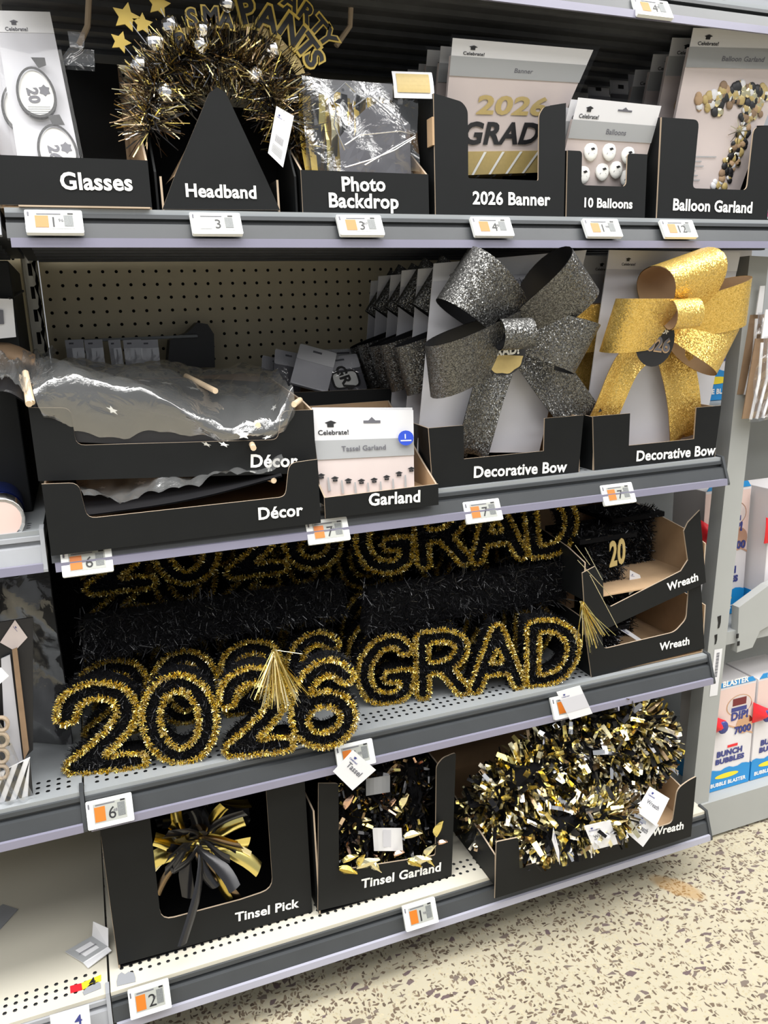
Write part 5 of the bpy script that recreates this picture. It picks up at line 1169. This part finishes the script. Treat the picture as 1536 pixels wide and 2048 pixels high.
mb = MB(); mb.grid(lambda u, v: Vector((-.50+u*.485, .20+.02*math.sin(u*17)+.015*math.sin(v*9+u*5), ZD+.004+v*.36)), 24, 12, 'ink_black', 'ink_black', .003); mb.build('dark_fill', t, smooth=True)
mb = MB(); mb.grid(lambda u, v: Vector((-.50+u*.485, .19+.02*math.sin(u*17)+.015*math.sin(v*9+u*5)-.003*math.sin(u*60+v*31), ZD+.004+v*.36)), 40, 26, 'film'); mb.build('clear_bag', t, smooth=True)
paper_tag('small white tag at the far left edge beside the striped bag', [(-20, 1385), (18, 1352), (2, 1335), (-30, 1350)], .0)
paper_tag('pinkish folded header card above the striped bag at the left edge', [(0, 1285, .06), (30, 1302, .06), (55, 1275, .06), (30, 1240, .06)], .06, m='pink_card')
# boxes / clip on the left bay above
t = thing('label_holder', 'white price label holder on a stem in the left bay', 'label holder', at(15, 640, .12)); mb = MB(); mb.prism([at(*p, .12) for p in [(-30, 680), (32, 674), (25, 598), (-30, 596)]], (0, .006, 0), 'white_card'); mb.build('plate', t)
MB().prism([at(*p, .117) for p in [(-30, 650), (8, 648), (6, 620), (-30, 618)]], (0, .002, 0), 'ink_grey').build('print', t); MB().tube([at(18, 598, .12), at(46, 582, .25)], .002, 'ink_black', 6).build('stem', t)
t = thing('dark_box', 'black carton standing at the left edge under the glasses shelf', 'box', at(-10, 590, .14)); MB().box(-.20, at(22, 560, .14).x, .14, .40, 1.14, 1.292, 'black_card').build('carton', t, bevel=.002)
t = thing('dark_box', 'black carton on the left shelf beside the Décor trays', 'box', at(10, 900, .06)); MB().box(-.20, -.024, .15, .42, ZC+.0066, 1.13, 'black_card').build('carton', t, bevel=.002)
t = thing('brown_pouch', 'dark brown fabric pouch above the left end of the Décor bag', 'pouch', at(0, 730, .20))
mb = MB(); mb.grid(lambda u, v: Vector((-.16+u*.17, .16+.02*math.sin(u*5)-.03*math.sin(v*3.1), 1.131+v*.06*math.sin(u*2.2+.5))), 10, 6, 'brown_fabric', 'brown_fabric', .003); mb.build('cloth', t, smooth=True)
# ================================================================ RIGHT: neighbour fixture boxes
def bubble_box(label, x0, w, y0, z0, h, d=.10, window=True, n=0):
    t = thing('toy_box', label, 'toy box', (x0+w/2, y0, z0)); 
    mb = MB(); mb.box(x0, x0+w, y0, y0+d, z0+.0005, z0+h, 'box_white'); mb.build('carton', t, bevel=.0015)
    mb = MB(); mb.box(x0-.0006, x0+w+.0006, y0-.0006, y0+d+.0006, z0+.0008, z0+h*.19, 'blue_print'); mb.build('blue_base', t)
    F = FY(y0); mb = MB()
    zz = z0+h*.19; wav = [(x0+w*k/10, zz+.004+.003*math.sin(k*1.7)) for k in range(11)]; mb.face([F.P(*p, .0008) for p in [(x0, zz-.002), (x0+w, zz-.002)]+wav[::-1]], 'blue_print')
    textF(mb, F, 'BUNCH', x0+w*.18, z0+h*.335, w*.60, .0012, 'navy_print', .06, height=h*.06); textF(mb, F, 'BUBBLES', x0+w*.16, z0+h*.265, w*.68, .0012, 'navy_print', .06, height=h*.055)
    rectF(mb, F, x0+w*.42, x0+w*.66, z0+h*.405, z0+h*.43, .0010, 'red_plastic')
    mb.face([F.P(x0+w*.45+w*.28*math.cos(a), z0+h*.135+h*.025*math.sin(a), .0012) for a in [i*math.pi/10 for i in range(20)]], 'yellow')
    textF(mb, F, 'BUBBLE BLASTER', x0+w*.08, z0+h*.045, w*.84, .0014, 'ink_white', .04); mb.build('front_print', t)
    if window:
        mb = MB(); mb.face([F.P(*p, .0008) for p in [(x0, z0+h*.98), (x0, z0+h*.72), (x0+w*.98, z0+h*.50), (x0+w*.98, z0+h*.98)]], 'skin_pink'); mb.face([F.P(*p, .0010) for p in [(x0, z0+h*.72), (x0, z0+h*.705), (x0+w, z0+h*.485), (x0+w, z0+h*.50)]], 'rose_foil')
        mb.face([F.P(x0+w*.62+w*.30*math.cos(a), z0+h*.80+h*.10*math.sin(a), .0012) for a in [i*math.pi/12 for i in range(24)]], 'rose_foil')
        mb.face([F.P(x0+w*.62+w*.28*math.cos(a), z0+h*.80+h*.093*math.sin(a), .0014) for a in [i*math.pi/12 for i in range(24)]], 'pink_card')
        rectF(mb, F, x0+w*.46, x0+w*.78, z0+h*.80, z0+h*.87, .0016, 'maroon'); rectF(mb, F, x0+w*.44, x0+w*.80, z0+h*.745, z0+h*.785, .0018, 'navy_print')
        textF(mb, F, 'DIP!', x0+w*.45, z0+h*.665, w*.4, .0018, 'navy_print', .05)
        mb.face([F.P(x0+w*.78+w*.2*math.cos(a), z0+h*.60+h*.09*math.sin(a), .0012) for a in [i*math.pi/12 for i in range(24)]], 'rose_foil'); textF(mb, F, '7000', x0+w*.55, z0+h*.525, w*.4, .0018, 'navy_print', .05)
        mb.build('picture_panel', t)
        mb = MB(); mb.grid(lambda u, v: F.P(x0+w*(-.12+u*.42), z0+h*(.60+v*.20*(1-.55*u)), .006+.016*math.sin(u*3.1)*math.sin(v*3.1)), 8, 6, 'red_plastic', 'red_plastic', .002); mb.build('toy_blaster', t, smooth=True, label='glossy red toy blaster')
        mb = MB(); mb.ball(F.P(x0+w*.16, z0+h*.66, .016), w*.09, 'navy_print', 10, 6, (1.3, .5, 1.4)); mb.build('trigger', t)
    mb = MB(); mb.prism([(x0+w*.02, y0-.001, z0+h), (x0+w*.98, y0-.001, z0+h), (x0+w*.90, y0-.001, z0+h*1.045), (x0+w*.10, y0-.001, z0+h*1.045)], (0, .001, 0), 'blue_print'); textF(mb, F, 'BLASTER', x0+w*.2, z0+h*1.01, w*.6, .0016, 'ink_white', .04); mb.build('hang_tab', t)
    return t
p = at(1496, 1563, .085); q = at(1522, 1340, .085)
bubble_box('white and blue toy box on the lower shelf right of the grey post', p.x-.125, .125, .085, .0985, .262)
bubble_box('white and blue toy box at the right edge of the lower shelf', p.x+.006, .125, .085, .0985, .262)
bubble_box('white and blue toy box on the middle shelf directly behind the grey post', 1.318, .13, .15, ZS+.0005, .30)
bubble_box('white and blue toy box on the middle shelf at the right edge of the photo', 1.455, .13, .10, ZS+.0005, .30)
pp = at(1380, 800, .26); bubble_box('toy box with a blue base behind the gold bow tray', 1.350, .15, .25, .9875, .34, window=False)
t = thing('small_sign', 'small white price chip on the shelf edge behind the gold bow tray', 'price chip', at(1470, 835, .20)); F = Fpx((1457, 843, .2), (1482, 850, .2), (1459, 826, .2)); mb = MB(); slabF(mb, F, rounded([(0, 0), (F.w, 0), (F.w, F.h), (0, F.h)], .003), -.002, 0, 'white_card'); rectF(mb, F, F.w*.2, F.w*.4, F.h*.4, F.h*.6, .0005, 'ink_grey'); rectF(mb, F, F.w*.5, F.w*.75, F.h*.4, F.h*.6, .0005, 'ink_grey'); mb.build('chip', t)
# bags of patterned items hanging at the right edge
def hang_bag(label, dx, dy, dz):
    t = thing('hanging_bag', label, 'bag', at(1520, 700, .03)+Vector((dx, dy, dz)))
    F = Frame(at(1484, 838, .03), at(1600, 825, .03), at(1500, 690, .03)); F.o = F.o+Vector((dx, dy, dz)); W, H = F.w, F.h*1.08
    mb = MB(); mb.grid(lambda u, v: F.P((u+.14*v)*W, v*H, .010*math.sin(u*3.1)), 8, 6, 'brown_fabric', 'brown_fabric', .002); mb.build('contents', t, smooth=True)
    for k in range(5): mb = MB(); mb.tube([F.P(W*(.05+k*.10), 0, .014), F.P(W*(.12+k*.13), H*.5, .018), F.P(W*(.02+k*.12+.15), H*.95, .012)], .003, 'white_card', 6); mb.build('white_band', t)
    mb = MB(); mb.grid(lambda u, v: F.P((u*1.04-.02+.14*v)*W, v*H*1.05-.004, .020+.006*math.sin(u*13+v*9)), 8, 8, 'film_heavy'); mb.build('clear_bag', t)
    mb = MB(); mb.prism([F.P(W*.16, H*1.0, .012), F.P(W*.26, H*1.0, .012), F.P(W*.28, H*1.35, .012), F.P(W*.20, H*1.35, .012)], F.n*-.002, 'white_card'); mb.build('hang_strip', t)
    return t
hang_bag('clear bag of brown and white striped wear hanging at the right edge', 0, 0, 0)
hang_bag('second clear bag of striped wear hanging just behind the first at the right edge', .012, .03, .045)
# upper right sliver: pack at the end of the glasses shelf
t = thing('foil_pack', 'pink, white and blue striped pack at the right end of the glasses shelf', 'pack', at(1530, 440, .0))
F = Frame(at(1518, 437, .03), at(1600, 438, .03), at(1525, 372, .03)); mb = MB(); slabF(mb, F, [(0, 0), (F.w, 0), (F.w, F.h), (.004, F.h)], -.02, 0, 'white_card'); mb.build('pack_body', t)
for k in range(3): mb = MB(); mb.face([F.P(*p, .0008) for p in [(0, F.h*(.02+k*.3)), (F.w, F.h*(.22+k*.3)), (F.w, F.h*(.36+k*.3)), (0, F.h*(.18+k*.3))]], 'pink' if k != 1 else 'blue_print'); mb.build('stripe', t)
t = thing('red_pack', 'red and white pack edge behind the Balloon Garland tray', 'pack', at(1532, 330, .06)); F = Frame(at(1531, 350, .06), at(1600, 350, .06), at(1535, 290, .06)); mb = MB(); slabF(mb, F, [(0, 0), (F.w, 0), (F.w, F.h), (0, F.h)], -.02, 0, 'white_card'); rectF(mb, F, 0, F.w, F.h*.35, F.h, .0006, 'red_plastic'); mb.build('pack_body', t)
# top shelf: black bag with white print and a grey box
t = thing('black_bag_or_fill', 'black bag with white scribbled print on the topmost shelf', 'bag', (1.10, .03, ZA+.001))
mb = MB(); mb.box(1.01, 1.17, .03, .14, ZA+.0008, ZA+.15, 'ink_black'); mb.build('bag_body', t, bevel=.006)
rr = random.Random(3)
for k in range(6):
    c = Vector((1.045+k*.022, .029, ZA+.018+rr.uniform(-.006, .006))); mb = MB(); mb.tube([c+Vector((.009*math.cos(a), 0, .010*math.sin(a*1.0))) for a in [rr.uniform(0, 3)+i*.8 for i in range(6)]], .0018, 'ink_white', 5); mb.build('white_print', t)
t = thing('grey_box', 'grey carton beside the black bag on the topmost shelf', 'box', (1.22, .03, ZA+.001)); MB().box(1.178, 1.42, .03, .20, ZA+.0008, ZA+.15, 'tape_grey').build('carton', t, bevel=.002)
rectF(mb := MB(), FY(.03), 1.26, 1.40, ZA+.02, ZA+.026, .0008, 'white_card'); mb.build('print', t)
# ---- groups of look-alikes
GR = {'price_tag': 'digital price tags on the shelf rails', 'display_tray': 'black cardboard display trays', 'display_box': 'tall black display boxes on the base deck', 'shelf': 'gondola shelves', 'glasses_pack': 'party glasses packs', 'banner_pack': '2026 banner packs', 'balloon_pack': 'balloon packs',
      'garland_pack': 'balloon garland packs', 'hanging_pack': 'dim pouches behind the balloon packs', 'foil_bag': 'foil curtain bags', 'tassel_garland_pack': 'tassel garland packs', 'glasses_pouch': 'pouches on the low rear tray', 'decor_bag': 'clear decor bags', 'bow_card': 'decorative bow cards',
      'tinsel_sign': 'tinsel grad signs', 'cap_wreath': 'black tinsel wreaths', 'hang_tag': 'loose and hanging product tags', 'headband': 'tinsel headbands', 'hanger': 'plastic hangers under the top shelf', 'foil_pick': 'foil picks', 'garland_bundle': 'foil garland bundles', 'foil_wreath': 'foil wreaths',
      'toy_box': 'bubble toy boxes', 'hanging_bag': 'bags of striped wear', 'paper_band': 'paper bands on the garlands', 'tape_patch': 'grey tape patches', 'dark_box': 'black cartons in the left bay'}
for o in COL.objects:
    if o.parent is None and 'label' in o and 'group' not in o:
        k = o.name.split('.')[0]
        if k in GR: o['group'] = GR[k]
